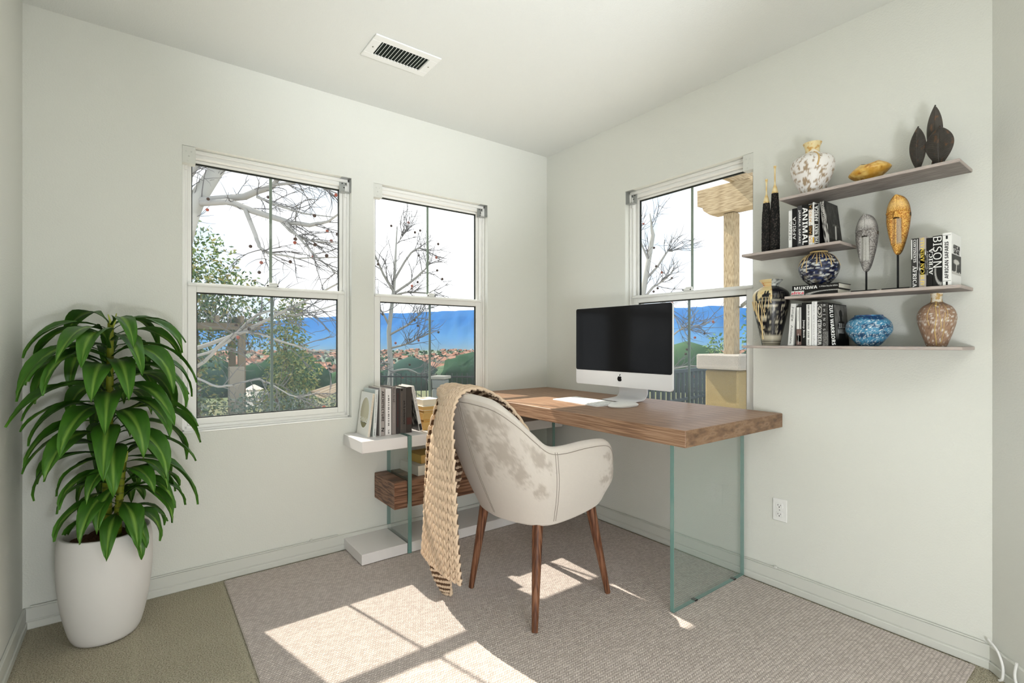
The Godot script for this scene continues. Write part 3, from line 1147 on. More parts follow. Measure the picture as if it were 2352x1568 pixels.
	for i in 30:
		var k := i / 29.0
		var y := lerpf(0.31, 0.07, k)
		put.call(small, Vector3(0.04 - 0.012 * k, y, 0.034), i * golden + 0.8 + r.randf_range(-0.3, 0.3), lerpf(0.85, 1.08, sin(k * PI)) * r.randf_range(0.92, 1.08), r.randf_range(-0.12, 0.12))
	put.call(small, Vector3(0.03, 0.075, 0.04), -0.95, 0.85, -0.1)
	put.call(small, Vector3(0.03, 0.07, 0.03), 0.12, 0.75, 0.0)


# ---------------------------------------------------------------- things on the desk

func rounded_rect(w: float, h: float, r: float, n := 6) -> PackedVector2Array:
	var p := PackedVector2Array()
	for q in [[1, 1, 0.0], [-1, 1, 90.0], [-1, -1, 180.0], [1, -1, 270.0]]:
		for i in n + 1:
			var a := deg_to_rad(q[2] + 90.0 * i / n)
			p.append(Vector2(q[0] * (w * 0.5 - r) + cos(a) * r, q[1] * (h * 0.5 - r) + sin(a) * r))
	return p


func plate(b: MB, poly: PackedVector2Array, z0: float, z1: float, bev := 0.0, at := Vector3.ZERO, bas := Basis.IDENTITY, col := Color.WHITE) -> void:
	# extrudes a counter-clockwise polygon along local z with a small chamfer at the front
	var idx := Geometry2D.triangulate_polygon(poly)
	var cen := Vector2.ZERO
	for q in poly:
		cen += q / poly.size()
	var f := func(q: Vector2, z: float) -> Vector3: return at + bas * Vector3(q.x, q.y, z)
	var inn := PackedVector2Array()
	for i in poly.size():
		var a := poly[(i + poly.size() - 1) % poly.size()]
		var c := poly[(i + 1) % poly.size()]
		var d := (c - a).normalized()
		inn.append(poly[i] + Vector2(-d.y, d.x) * bev)
	for i in range(0, idx.size(), 3):
		var a := idx[i]
		var c := idx[i + 1]
		var d := idx[i + 2]
		if (poly[c] - poly[a]).cross(poly[d] - poly[a]) < 0:
			var s := c
			c = d
			d = s
		b.tri(f.call(inn[a], z1), f.call(inn[c], z1), f.call(inn[d], z1), col)
		b.tri(f.call(poly[a], z0), f.call(poly[d], z0), f.call(poly[c], z0), col)
	for i in poly.size():
		var j := (i + 1) % poly.size()
		b.quad(f.call(poly[i], z0), f.call(poly[j], z0), f.call(poly[j], z1 - bev), f.call(poly[i], z1 - bev), col)
		if bev > 0:
			b.quad(f.call(poly[i], z1 - bev), f.call(poly[j], z1 - bev), f.call(inn[j], z1), f.call(inn[i], z1), col)


func desk_things() -> void:
	var right := Basis(Vector3.UP, -PI / 2)
	# all-in-one computer: origin at the foot
	var t := thing("desktop_computer", "silver all-in-one desktop computer with a black screen on the walnut desk", "computer", Vector3(-0.25, 0.817, 0.905), right)
	var W := 0.687
	var H := 0.452
	var cy := 0.079 + H * 0.5
	var b := MB.new()
	# the case bulges at the back
	plate(b, rounded_rect(W, H, 0.016), -0.012, 0.0, 0.001, Vector3(0, cy, 0))
	b.surf(36, 6, func(u, w):
		var a: float = u * TAU
		var q := Vector2(cos(a), sin(a))
		var k: float = 1.0 / maxf(absf(q.x) / 0.97, absf(q.y) / 0.97)
		var s: float = 1.0 - w
		return Vector3(q.x * k * W * 0.48 * s, cy + q.y * k * H * 0.48 * s, -0.011 - 0.035 * (1.0 - s * s)), true, true)
	part("case", b, M.alu, t)
	b = MB.new()
	var glass_h := 0.366
	var rr := rounded_rect(W - 0.003, glass_h, 0.012)
	plate(b, rr, 0.0, 0.0015, 0.0004, Vector3(0, cy + H * 0.5 - glass_h * 0.5 - 0.001, 0))
	part("screen", b, M.black_gloss, t)
	# bitten fruit emblem on the chin
	b = MB.new()
	var e := 0.0175
	var body := PackedVector2Array()
	for i in 48:
		var a := TAU * i / 48.0
		var r := 1.0 + 0.05 * cos(2 * a)
		var q := Vector2(cos(a) * r * 0.86, sin(a) * r * 0.92)
		if q.y > 0.6:
			q.y -= 0.2 * (1.0 - smoothstep(0.0, 0.45, absf(q.x)))
		if q.y < -0.6:
			q.y += 0.12 * (1.0 - smoothstep(0.0, 0.35, absf(q.x)))
		body.append(q * e)
	var bite := PackedVector2Array()
	for i in 24:
		var a := TAU * i / 24.0
		bite.append(Vector2(1.02 + 0.40 * cos(a), 0.1 + 0.40 * sin(a)) * e)
	var ce := Vector3(0.0, 0.079 + 0.046, 0.0)
	var polys: Array = Geometry2D.clip_polygons(body, bite)
	for q: PackedVector2Array in polys:
		if Geometry2D.is_polygon_clockwise(q):
			q.reverse()
		plate(b, q, 0.0, 0.0008, 0.0, ce)
	var lf := PackedVector2Array()
	for i in 16:
		var a := TAU * i / 16.0
		var q := Vector2(cos(a) * 0.36, sin(a) * 0.16 * (1.0 - 0.0 * cos(a))).rotated(1.0)
		lf.append((q + Vector2(0.14, 1.22)) * e)
	plate(b, lf, 0.0, 0.0008, 0.0, ce)
	part("emblem", b, M.black_gloss, t)
	# stand: foot plate bending up into the neck
	b = MB.new()
	var prof := [Vector2(-0.035, 0.002), Vector2(-0.030, 0.006), Vector2(0.02, 0.008), Vector2(0.075, 0.012), Vector2(0.10, 0.020), Vector2(0.112, 0.036), Vector2(0.113, 0.058), Vector2(0.108, 0.09), Vector2(0.094, 0.16), Vector2(0.05, 0.20)]
	b.surf(12, 36, func(u, w):
		var k: float = w * (prof.size() - 1)
		var i := mini(int(k), prof.size() - 2)
		var q: Vector2 = (prof[i] as Vector2).cubic_interpolate(prof[i + 1], prof[maxi(i - 1, 0)], prof[mini(i + 2, prof.size() - 1)], k - i)
		var x: float = (u - 0.5) * 0.2
		var round_: float = 0.02 * pow(absf(u - 0.5) * 2.0, 6.0) if w < 0.05 else 0.0
		return Vector3(x, q.y, -q.x - round_), false, false)
	b.surf(12, 36, func(u, w):
		var k: float = w * (prof.size() - 1)
		var i := mini(int(k), prof.size() - 2)
		var q: Vector2 = (prof[i] as Vector2).cubic_interpolate(prof[i + 1], prof[maxi(i - 1, 0)], prof[mini(i + 2, prof.size() - 1)], k - i)
		var th: float = 0.0055
		var off := Vector2(th * smoothstep(0.35, 0.6, w), -th * (1.0 - smoothstep(0.35, 0.6, w)))
		return Vector3((u - 0.5) * 0.2, maxf(q.y + off.y, 0.0008), -q.x - off.x), false, true)
	for s in [-0.1, 0.1]:
		b.surf(1, 36, func(u, w):
			var k: float = w * (prof.size() - 1)
			var i := mini(int(k), prof.size() - 2)
			var q: Vector2 = (prof[i] as Vector2).cubic_interpolate(prof[i + 1], prof[maxi(i - 1, 0)], prof[mini(i + 2, prof.size() - 1)], k - i)
			var off: Vector2 = Vector2(0.0055 * smoothstep(0.35, 0.6, w), -0.0055 * (1.0 - smoothstep(0.35, 0.6, w))) * u
			return Vector3(s, maxf(q.y + off.y, 0.0008), -q.x - off.x), false, s > 0)
	part("stand", b, M.alu, t)
	# keyboard
	t = thing("keyboard", "slim white keyboard lying on the desk in front of the computer", "keyboard", Vector3(-0.428, 0.817, 0.818), right * Basis(Vector3.UP, deg_to_rad(-4.5)))
	b = MB.new()
	var kb := MB.new()
	plate(b, rounded_rect(0.378, 0.176, 0.012), 0.0, 0.006, 0.001, Vector3(0, 0.001, 0), Basis(Vector3.RIGHT, -PI / 2 + 0.025))
	part("keyboard_base", b, M.alu, t)
	var key := MB.new()
	plate(key, rounded_rect(0.0215, 0.0215, 0.003, 3), 0.0, 0.002, 0.0006, Vector3.ZERO, Basis(Vector3.RIGHT, -PI / 2 + 0.025))
	var keym := key.mesh()
	var widem := {}
	for row in 6:
		var x := -0.178
		var ws: Array = [[14, 1.0], [14, 1.0], [14, 1.0], [13, 1.0], [12, 1.0], [9, 1.0]][row]
		for i in ws[0]:
			var w := 1.0
			if row == 5 and i == 4:
				w = 5.6
			elif row == 5:
				w = 1.05
			elif i == 0 or i == ws[0] - 1:
				w = [1.0, 1.0, 1.0, 1.55, 2.1][row]
			if i == ws[0] - 1 or (row == 5 and i == 4):
				w = w if row == 5 and i == 4 else maxf(0.9, (0.178 - x) / 0.0254)
			var o := part("key", keym, M.white, t)
			o.position = Vector3(x + w * 0.0127, 0.0072 + 0.0006 * (2.5 - row), -0.066 + row * 0.0262)
			o.scale = Vector3(w + (w - 1.0) * 0.15, 1, 1)
			x += w * 0.0254
	# mouse
	t = thing("computer_mouse", "smooth white wireless mouse beside the keyboard on the desk", "mouse", Vector3(-0.415, 0.817, 1.072), right * Basis(Vector3.UP, deg_to_rad(-2.0)))
	b = MB.new()
	b.surf(40, 14, func(u, w):
		var a: float = -u * TAU
		var ph: float = w * PI * 0.5
		var cx: float = signf(cos(a)) * pow(absf(cos(a)), 0.75)
		var cz: float = signf(sin(a)) * pow(absf(sin(a)), 0.62)
		var rr2: float = pow(cos(ph), 0.55)
		return Vector3(cx * 0.046 * rr2, 0.007 + 0.019 * sin(ph) * (1.0 - 0.25 * pow(cz * rr2, 2)), cz * 0.092 * rr2), true)
	part("shell", b, M.white, t)
	b = MB.new()
	b.surf(40, 2, func(u, w):
		var a: float = -u * TAU
		var cx: float = signf(cos(a)) * pow(absf(cos(a)), 0.75)
		var cz: float = signf(sin(a)) * pow(absf(sin(a)), 0.62)
		var rr2: float = lerpf(0.93, 1.0, w)
		return Vector3(cx * 0.046 * rr2, 0.0006 + 0.0065 * w, cz * 0.092 * rr2), true)
	part("base", b, M.alu, t)


# ---------------------------------------------------------------- shelves and what stands on them

func wall_shelves() -> void:
	var right := Basis(Vector3.UP, -PI / 2)
	var wood_m := mat(Color.WHITE, 0.6, 0.3)
	wood_m.albedo_texture = noise_tex(0.015, 5, [[0.0, 0.4, 0.6, 1.0], [s8(112, 104, 102), s8(138, 130, 127), s8(152, 144, 140), s8(168, 160, 154)]], 512, FastNoiseLite.TYPE_SIMPLEX_SMOOTH, 61)
	tri_map(wood_m, Vector3(1.2, 14, 14))
	var edge_m := mat(Color.WHITE, 0.6, 0.3)
	edge_m.albedo_texture = noise_tex(0.02, 5, [[0.0, 0.38, 0.5, 0.62, 1.0], [s8(150, 122, 104), s8(172, 162, 158), s8(184, 178, 178), s8(196, 180, 168), s8(206, 198, 192)]], 512, FastNoiseLite.TYPE_SIMPLEX_SMOOTH, 62)
	tri_map(edge_m, Vector3(1.6, 42, 42))
	var names := ["grey wood floating shelf, highest of four, under the white vase and leaf carvings", "short grey wood floating shelf holding the tall dark candlestick vases", "grey wood floating shelf holding the two carved masks", "long grey wood floating shelf, lowest of four, under the blue bowl"]
	var rows := [[1.757, 1.735, 2.326], [1.537, 1.568, 1.969], [1.331, 1.757, 2.328], [1.120, 1.570, 2.332]]
	for k in 4:
		var q: Array = rows[k]
		var t := thing("wall_shelf", names[k], "shelf", Vector3(0, q[0], (q[1] + q[2]) * 0.5), right, "floating shelves on the right wall")
		var w: float = q[2] - q[1]
		var b := MB.new()
		b.span(-w * 0.5 + 0.002, w * 0.5 - 0.002, 0.0, 0.012, 0.0005, 0.178, 0.0015)
		part("board", b, wood_m, t)
		b = MB.new()
		b.span(-w * 0.5, w * 0.5, 0.0003, 0.0117, 0.177, 0.181, 0.0016)
		b.span(-w * 0.5, -w * 0.5 + 0.003, 0.0003, 0.0117, 0.002, 0.179, 0.0014)
		b.span(w * 0.5 - 0.003, w * 0.5, 0.0003, 0.0117, 0.002, 0.179, 0.0014)
		part("edge_band", b, edge_m, t)


func smooth_profile(pts: Array, n: int) -> Array:
	var out := []
	for i in n + 1:
		var k := float(i) / n * (pts.size() - 1)
		var j := mini(int(k), pts.size() - 2)
		var q: Vector2 = (pts[j] as Vector2).cubic_interpolate(pts[j + 1], pts[maxi(j - 1, 0)], pts[mini(j + 2, pts.size() - 1)], k - j)
		out.append(Vector2(maxf(q.x, 0.0004), q.y))
	return out


func radius_at(prof: Array, y: float) -> float:
	for i in prof.size() - 1:
		var a: Vector2 = prof[i]
		var b: Vector2 = prof[i + 1]
		if a.y <= y and b.y >= y and b.y > a.y:
			return lerpf(a.x, b.x, (y - a.y) / (b.y - a.y))
	return (prof[prof.size() - 1] as Vector2).x


func drip(b: MB, prof: Array, ang: float, y0: float, y1: float, wid: float, col: Color) -> void:
	# a run of glaze lying on the turned body; angles from the front (+z here) towards +x
	var p := PackedVector3Array()
	for i in 14:
		var y := lerpf(y0, y1, i / 13.0)
		var a := ang + 0.05 * sin(y * 60.0 + ang * 9.0)
		var r := radius_at(prof, y) + 0.0004
		p.append(Vector3(sin(a) * r, y, cos(a) * r))
	b.tube(p, wid * 0.75, wid, 8, true, col)
	b.surf(8, 6, func(u, w):
		var aa: float = -u * TAU
		var f: float = (w - 0.5) * PI
		return p[13] + Vector3(cos(aa) * cos(f), sin(f), sin(aa) * cos(f)) * wid * 1.15, true, false, func(u, w): return col)


func vase(called: String, label: String, category: String, at: Vector3, pts: Array, cf: Callable, rough: float, wall_r := 0.9) -> Array:
	# cf(direction angle from the front, height 0..1, point) -> linear colour
	var t := thing(called, label, category, at, Basis(Vector3.UP, -PI / 2))
	var prof := smooth_profile(pts, 64)
	var b := MB.new()
	var top: Vector2 = prof[prof.size() - 1]
	var col := func(u: float, w: float) -> Color:
		var q: Vector2 = prof[roundi(w * (prof.size() - 1))]
		var a := u * TAU
		return cf.call(wrapf(a + PI * 0.5, -PI, PI), q.y / top.y, Vector3(cos(a) * q.x, q.y, -sin(a) * q.x))
	var full := []
	full.append(Vector2(0.0004, 0.0))
	for q in prof:
		full.append(q)
	var m := full.size() - 1
	b.surf(150, m, func(u, w):
		var q: Vector2 = full[roundi(w * m)]
		var a: float = -u * TAU
		return Vector3(cos(a) * q.x, q.y, sin(a) * q.x), true, false, func(u, w):
			var q: Vector2 = full[roundi(w * m)]
			var a: float = -u * TAU
			var p := Vector3(cos(a) * q.x, q.y, sin(a) * q.x)
			return cf.call(atan2(p.x, p.z), q.y / top.y, p))
	var inner := []
	for i in range(prof.size() - 1, -1, -4):
		var q: Vector2 = prof[i]
		inner.append(Vector2(maxf(q.x - 0.004, 0.0006), maxf(q.y, 0.004)))
	inner.append(Vector2(0.0005, 0.004))
	var k := inner.size() - 1
	b.surf(60, k, func(u, w):
		var q: Vector2 = inner[roundi(w * k)]
		var a: float = -u * TAU
		return Vector3(cos(a) * q.x, q.y, sin(a) * q.x), true, false, func(u, w):
			var q: Vector2 = inner[roundi(w * k)]
			return cf.call(0.0, q.y / top.y, Vector3(0, q.y, q.x)))
	b.surf(150, 1, func(u, w):
		var a: float = -u * TAU
		var rr: float = lerpf(top.x, top.x - 0.004, w)
		return Vector3(cos(a) * rr, top.y, sin(a) * rr), true, false, func(u, w): return cf.call(0.3, 1.0, Vector3(0, top.y, top.x)))
	part("body", b, vmat(rough, 0.45), t)
	return [t, prof]


func nz(p: Vector3, f: float) -> float:
	return fn.get_noise_3dv(p * f)


func shelf_things() -> void:
	var right := Basis(Vector3.UP, -PI / 2)
	var gold_m := vmat(0.28, 0.6, 0.25)
	var gold := lin(222, 182, 108)
	# white vase on the highest shelf
	var white_f := func(a: float, h: float, p: Vector3) -> Color:
		if h > 0.80:
			var g := lin(232, 214, 164).lerp(lin(206, 158, 84), smoothstep(-0.1, 0.4, nz(p, 60.0)))
			return g if h > 0.83 + 0.02 * sin(a * 3.0) else lin(238, 230, 214)
		var k := nz(p, 38.0) + 0.55 * nz(p + Vector3(3, 1, 2), 95.0) - 0.10
		if h < 0.34:
			k += 0.10 + 0.5 * nz(p, 170.0)
		var band := 1.0 - smoothstep(0.0, 0.016, absf(h - 0.42 - 0.02 * sin(a * 4.0)))
		var f := smoothstep(0.08, 0.2, k + band * 0.4)
		return lin(240, 237, 234).lerp(lin(170, 148, 122), f)
	var vz := vase("white_vase", "white mottled vase with a narrow gold flared neck and one drip", "vase", Vector3(-0.09, 1.7692, 1.832), [Vector2(0.0404, 0.0), Vector2(0.0516, 0.03), Vector2(0.0705, 0.075), Vector2(0.0821, 0.118), Vector2(0.0765, 0.152), Vector2(0.0499, 0.172), Vector2(0.0292, 0.181), Vector2(0.0267, 0.196), Vector2(0.0292, 0.212), Vector2(0.0357, 0.227)], white_f, 0.4)
	var b := MB.new()
	drip(b, vz[1], 0.62, 0.182, 0.112, 0.0036, lin(214, 176, 112))
	part("gold_drip", b, gold_m, vz[0])
	# golden polished stone with a scooped crater
	gold_stone()
	leaf_carvings()
	# tall dark candlestick vases
	var names := ["shorter rough black candlestick vase with a slender gold neck", "taller rough black candlestick vase with a slender gold neck"]
	for k in 2:
		var hh: float = [0.342, 0.392][k]
		var neck: float = [0.265, 0.292][k] if k == 0 else 0.292
		neck = [0.232, 0.268][k]
		var t := thing("candlestick_vase", names[k], "vase", Vector3(-0.10, 1.5492, [1.642, 1.680][k]), right, "tall black and gold candlestick vases")
		var pr := [Vector2(0.0187, 0.0), Vector2(0.0196, 0.012), Vector2(0.0196, neck * 0.35), Vector2(0.0183, neck * 0.7), Vector2(0.0135, neck)]
		var sp := smooth_profile(pr, 90)
		b = MB.new()
		var full := [Vector2(0.0004, 0.0)]
		full.append_array(sp)
		full.append(Vector2(0.0004, neck))
		var m := full.size() - 1
		b.surf(80, m, func(u, w):
			var q: Vector2 = full[roundi(w * m)]
			var a: float = -u * TAU
			var p := Vector3(cos(a) * q.x, q.y, sin(a) * q.x)
			var rl := 0.0013 * nz(p, 190.0) + 0.0012 * nz(p, 90.0) if q.x > 0.01 and q.y > 0.012 else 0.0
			return Vector3(cos(a) * (q.x + rl), q.y, sin(a) * (q.x + rl)), true, false, func(u, w):
				var q: Vector2 = full[roundi(w * m)]
				var a: float = -u * TAU
				var p := Vector3(cos(a) * q.x, q.y, sin(a) * q.x)
				return lin(30, 29, 29).lerp(lin(92, 84, 78), smoothstep(0.1, 0.5, nz(p, 190.0))))
		part("body", b, vmat(0.8, 0.3), t)
		b = MB.new()
		var gp := smooth_profile([Vector2(0.0133, neck - 0.001), Vector2(0.0130, neck + 0.006), Vector2(0.0091, neck + 0.024), Vector2(0.0042, neck + 0.040), Vector2(0.0031, neck + 0.062), Vector2(0.0037, hh - 0.020), Vector2(0.0057, hh - 0.005), Vector2(0.0059, hh)], 40)
		gp.append(Vector2(0.0004, hh))
		b.lathe(gp, 32, Vector3.ZERO, func(u, w): return lin(226, 192, 124).lerp(lin(240, 222, 176), 0.5 + 0.5 * sin(w * 26.0 + u * 3.0)))
		part("neck", b, gold_m, t)
	masks()
	# round blue-black vase with gold runs, on the two lying books
	var night := func(a: float, h: float, p: Vector3) -> Color:
		if h > 0.965:
			return lin(206, 178, 118)
		var q := Vector3(p.x, p.y * 3.4, p.z)
		var k := nz(q, 22.0) + 0.5 * nz(q, 60.0)
		var c := lin(22, 26, 44).lerp(lin(48, 58, 92), smoothstep(-0.1, 0.3, nz(q + Vector3(5, 0, 0), 30.0)))
		c = c.lerp(lin(214, 216, 214), smoothstep(0.12, 0.42, k))
		if h < 0.3:
			c = c.lerp(lin(176, 166, 140), 0.4 * smoothstep(0.0, 0.4, nz(p, 40.0)))
		return c
	vz = vase("round_vase", "round navy and white streaked vase with gold runs, standing on lying books", "vase", Vector3(-0.098, 1.3862, 1.860), [Vector2(0.0258, 0.0), Vector2(0.0344, 0.004), Vector2(0.0585, 0.026), Vector2(0.0744, 0.062), Vector2(0.0722, 0.090), Vector2(0.0568, 0.118), Vector2(0.0378, 0.132), Vector2(0.0318, 0.136), Vector2(0.0335, 0.142)], night, 0.25)
	b = MB.new()
	var k2 := 0
	for q in [[-1.15, 0.085], [-0.9, 0.098], [-0.55, 0.075], [-0.3, 0.052], [0.0, 0.108], [0.22, 0.085], [0.45, 0.070], [0.75, 0.095], [0.95, 0.078], [1.2, 0.09], [-0.72, 0.11], [0.6, 0.112], [1.9, 0.08], [2.7, 0.07], [-2.2, 0.08]]:
		drip(b, vz[1], q[0], 0.134, q[1], 0.0015 + 0.0006 * (k2 % 3), lin(206, 178, 124))
		k2 += 1
	part("gold_drip", b, gold_m, vz[0])
	# tall black vase half dipped in gold
	var dipped := func(a: float, h: float, p: Vector3) -> Color:
		var edge := 0.76 + 0.05 * sin(a * 9.0) + 0.10 * nz(Vector3(a * 3.0, 0.0, 1.0), 2.5)
		var mask := a < 0.50 and a > -2.4
		if a < -0.5:
			edge -= 0.16
		if mask and h > edge:
			return lin(226, 206, 156).lerp(lin(208, 156, 92), smoothstep(0.15, 0.5, nz(p, 30.0)) + (0.6 if h > 0.88 and h < 0.965 else 0.0) * (0.5 + 0.5 * sin(h * 160.0)))
		if h > 0.9:
			return lin(206, 208, 204).lerp(lin(110, 112, 110), smoothstep(-0.2, 0.4, nz(p, 50.0)))
		var q := Vector3(a * 0.6, h * 7.0, 0.0)
		var cellv := nz(Vector3(floorf(a * 4.0), floorf(h * 14.0), 3.0), 7.7)
		var line := sin(h * 150.0) if cellv > -0.12 else sin(a * 60.0)
		var f := smoothstep(0.35, 0.8, line) * smoothstep(-0.15, 0.2, nz(Vector3(a, h * 3.0, 4.0), 1.9)) * smoothstep(0.86, 0.5, h)
		f = maxf(f, smoothstep(0.22, 0.4, nz(Vector3(p.x, p.y, p.z), 75.0)) * smoothstep(0.62, 0.3, h) * 0.9)
		if h < 0.16 and a > -0.7:
			f = 0.55 + 0.35 * sin(h * 190.0)
		return lin(18, 18, 24).lerp(lin(202, 194, 172), f)
	vz = vase("dipped_vase", "tall black vase scratched with pale lines, one shoulder dipped in gold", "vase", Vector3(-0.095, 1.1322, 1.660), [Vector2(0.0372, 0.0), Vector2(0.0403, 0.02), Vector2(0.0531, 0.08), Vector2(0.0681, 0.15), Vector2(0.0766, 0.205), Vector2(0.0717, 0.238), Vector2(0.0496, 0.258), Vector2(0.0327, 0.267), Vector2(0.0332, 0.277), Vector2(0.0469, 0.293), Vector2(0.0482, 0.297)], dipped, 0.25)
	b = MB.new()
	for q in [[-0.35, 0.19, 0.03, 0.0030], [-0.16, 0.2, 0.075, 0.0018], [0.0, 0.215, 0.125, 0.0018], [0.14, 0.215, 0.15, 0.0016], [0.28, 0.215, 0.165, 0.0016], [-0.6, 0.2, 0.14, 0.003], [-0.48, 0.2, 0.11, 0.003], [0.42, 0.225, 0.19, 0.0022], [-0.9, 0.2, 0.16, 0.003]]:
		drip(b, vz[1], q[0], q[1], q[2], q[3], lin(226, 200, 146))
	part("gold_drip", b, gold_m, vz[0])
	# blue bowl
	var sea := func(a: float, h: float, p: Vector3) -> Color:
		var q := Vector3(p.x, p.y * 1.5, p.z)
		var c := lin(70, 140, 178).lerp(lin(30, 74, 112), smoothstep(-0.1, 0.4, nz(q, 34.0) + 0.25 * sin(h * 22.0)))
		if h > 0.86:
			c = c.lerp(lin(28, 52, 110), smoothstep(-0.2, 0.3, nz(q, 70.0)))
		return c.lerp(lin(226, 234, 236), smoothstep(0.1, 0.42, nz(q, 130.0) + 0.35 * nz(q, 50.0) - (0.25 if h > 0.85 else 0.0)))
	vase("blue_bowl", "wide rounded blue bowl speckled with white", "bowl", Vector3(-0.095, 1.1322, 2.038), [Vector2(0.0295, 0.0), Vector2(0.0361, 0.003), Vector2(0.0525, 0.022), Vector2(0.0730, 0.052), Vector2(0.0767, 0.072), Vector2(0.0705, 0.094), Vector2(0.0558, 0.110), Vector2(0.0476, 0.116), Vector2(0.0471, 0.121)], sea, 0.35)
	# brown vase
	var sand := func(a: float, h: float, p: Vector3) -> Color:
		if h > 0.83:
			return lin(236, 228, 210).lerp(lin(196, 160, 96), smoothstep(-0.05, 0.3, nz(p, 70.0)))
		var q := Vector3(p.x, p.y * 3.0, p.z)
		var c := lin(158, 128, 106).lerp(lin(120, 94, 76), smoothstep(0.0, 0.5, nz(p, 150.0)))
		var f := smoothstep(0.26, 0.42, nz(q, 46.0) + 0.3 * nz(q, 120.0))
		f = maxf(f, (1.0 - smoothstep(0.0, 0.02, absf(h - 0.475))) * smoothstep(0.0, 0.2, nz(Vector3(a * 4.0, 0, 2), 6.0)))
		return c.lerp(lin(214, 208, 200), f)
	vz = vase("brown_vase", "speckled brown vase with a narrow cream neck and thin gold runs", "vase", Vector3(-0.095, 1.1322, 2.246), [Vector2(0.0279, 0.0), Vector2(0.0326, 0.012), Vector2(0.0450, 0.05), Vector2(0.0554, 0.092), Vector2(0.0546, 0.118), Vector2(0.0426, 0.142), Vector2(0.0256, 0.154), Vector2(0.0178, 0.160), Vector2(0.0155, 0.172), Vector2(0.0167, 0.186), Vector2(0.0182, 0.191)], sand, 0.4)
	b = MB.new()
	for q in [[-0.2, 0.155, 0.075, 0.0010], [0.16, 0.157, 0.006, 0.0016], [0.40, 0.157, 0.055, 0.0012], [0.58, 0.05, 0.012, 0.0012], [0.74, 0.15, 0.09, 0.0009], [0.2, 0.158, 0.145, 0.0035], [0.64, 0.12, 0.05, 0.0010]]:
		drip(b, vz[1], q[0], q[1], q[2], q[3], lin(206, 176, 112))
	part("gold_drip", b, gold_m, vz[0])
	shelf_books()


func gold_stone() -> void:
	var t := thing("stone_sculpture", "golden angular stone sculpture with a scooped grey hollow, on the highest shelf", "sculpture", Vector3(-0.092, 1.7692, 2.040), Basis(Vector3.UP, -PI / 2))
	var b := MB.new()
	# a faceted lens: sharp edge round the middle, a bowl cut out of the crest
	var f := func(u: float, w: float) -> Vector3:
		var a: float = -u * TAU
		var ph: float = (w - 0.5) * PI
		var rho: float = cos(ph)
		var lens: float = pow(maxf(1.0 - rho, 0.0), 0.72) * signf(ph)
		var p := Vector3(cos(a) * rho * 0.071, 0.050 + 0.050 * lens + 0.10 * cos(a) * rho * 0.071, sin(a) * rho * 0.058)
		p.y = maxf(p.y, 0.0)
		var c := Vector3(0.004, 0.098, 0.022)
		var d := (p - c)
		d.z *= 0.62
		var rad := 0.032
		if d.length() < rad:
			var dir := (p - c)
			if dir.y > -0.002:
				dir.y = -0.002
			var e := dir
			e.z *= 0.62
			p = c + dir * (rad / maxf(e.length(), 0.001)) if false else Vector3(p.x, c.y - sqrt(maxf(rad * rad - d.x * d.x - d.z * d.z, 0.0)), p.z)
		return p
	b.surf(160, 110, f, true, false, func(u, w):
		var p: Vector3 = f.call(u, w)
		var c := Vector3(0.004, 0.098, 0.022)
		var d := p - c
		d.z *= 0.62
		if d.length() < 0.0328:
			return lin(120, 112, 102).lerp(lin(74, 62, 48), smoothstep(-0.1, 0.4, nz(p, 140.0)))
		return lin(214, 160, 66).lerp(lin(240, 206, 122), smoothstep(-0.3, 0.4, nz(p, 26.0))).lerp(lin(176, 108, 40), smoothstep(0.2, 0.6, nz(p + Vector3(2, 2, 2), 34.0))))
	part("stone", b, vmat(0.3, 0.5), t)


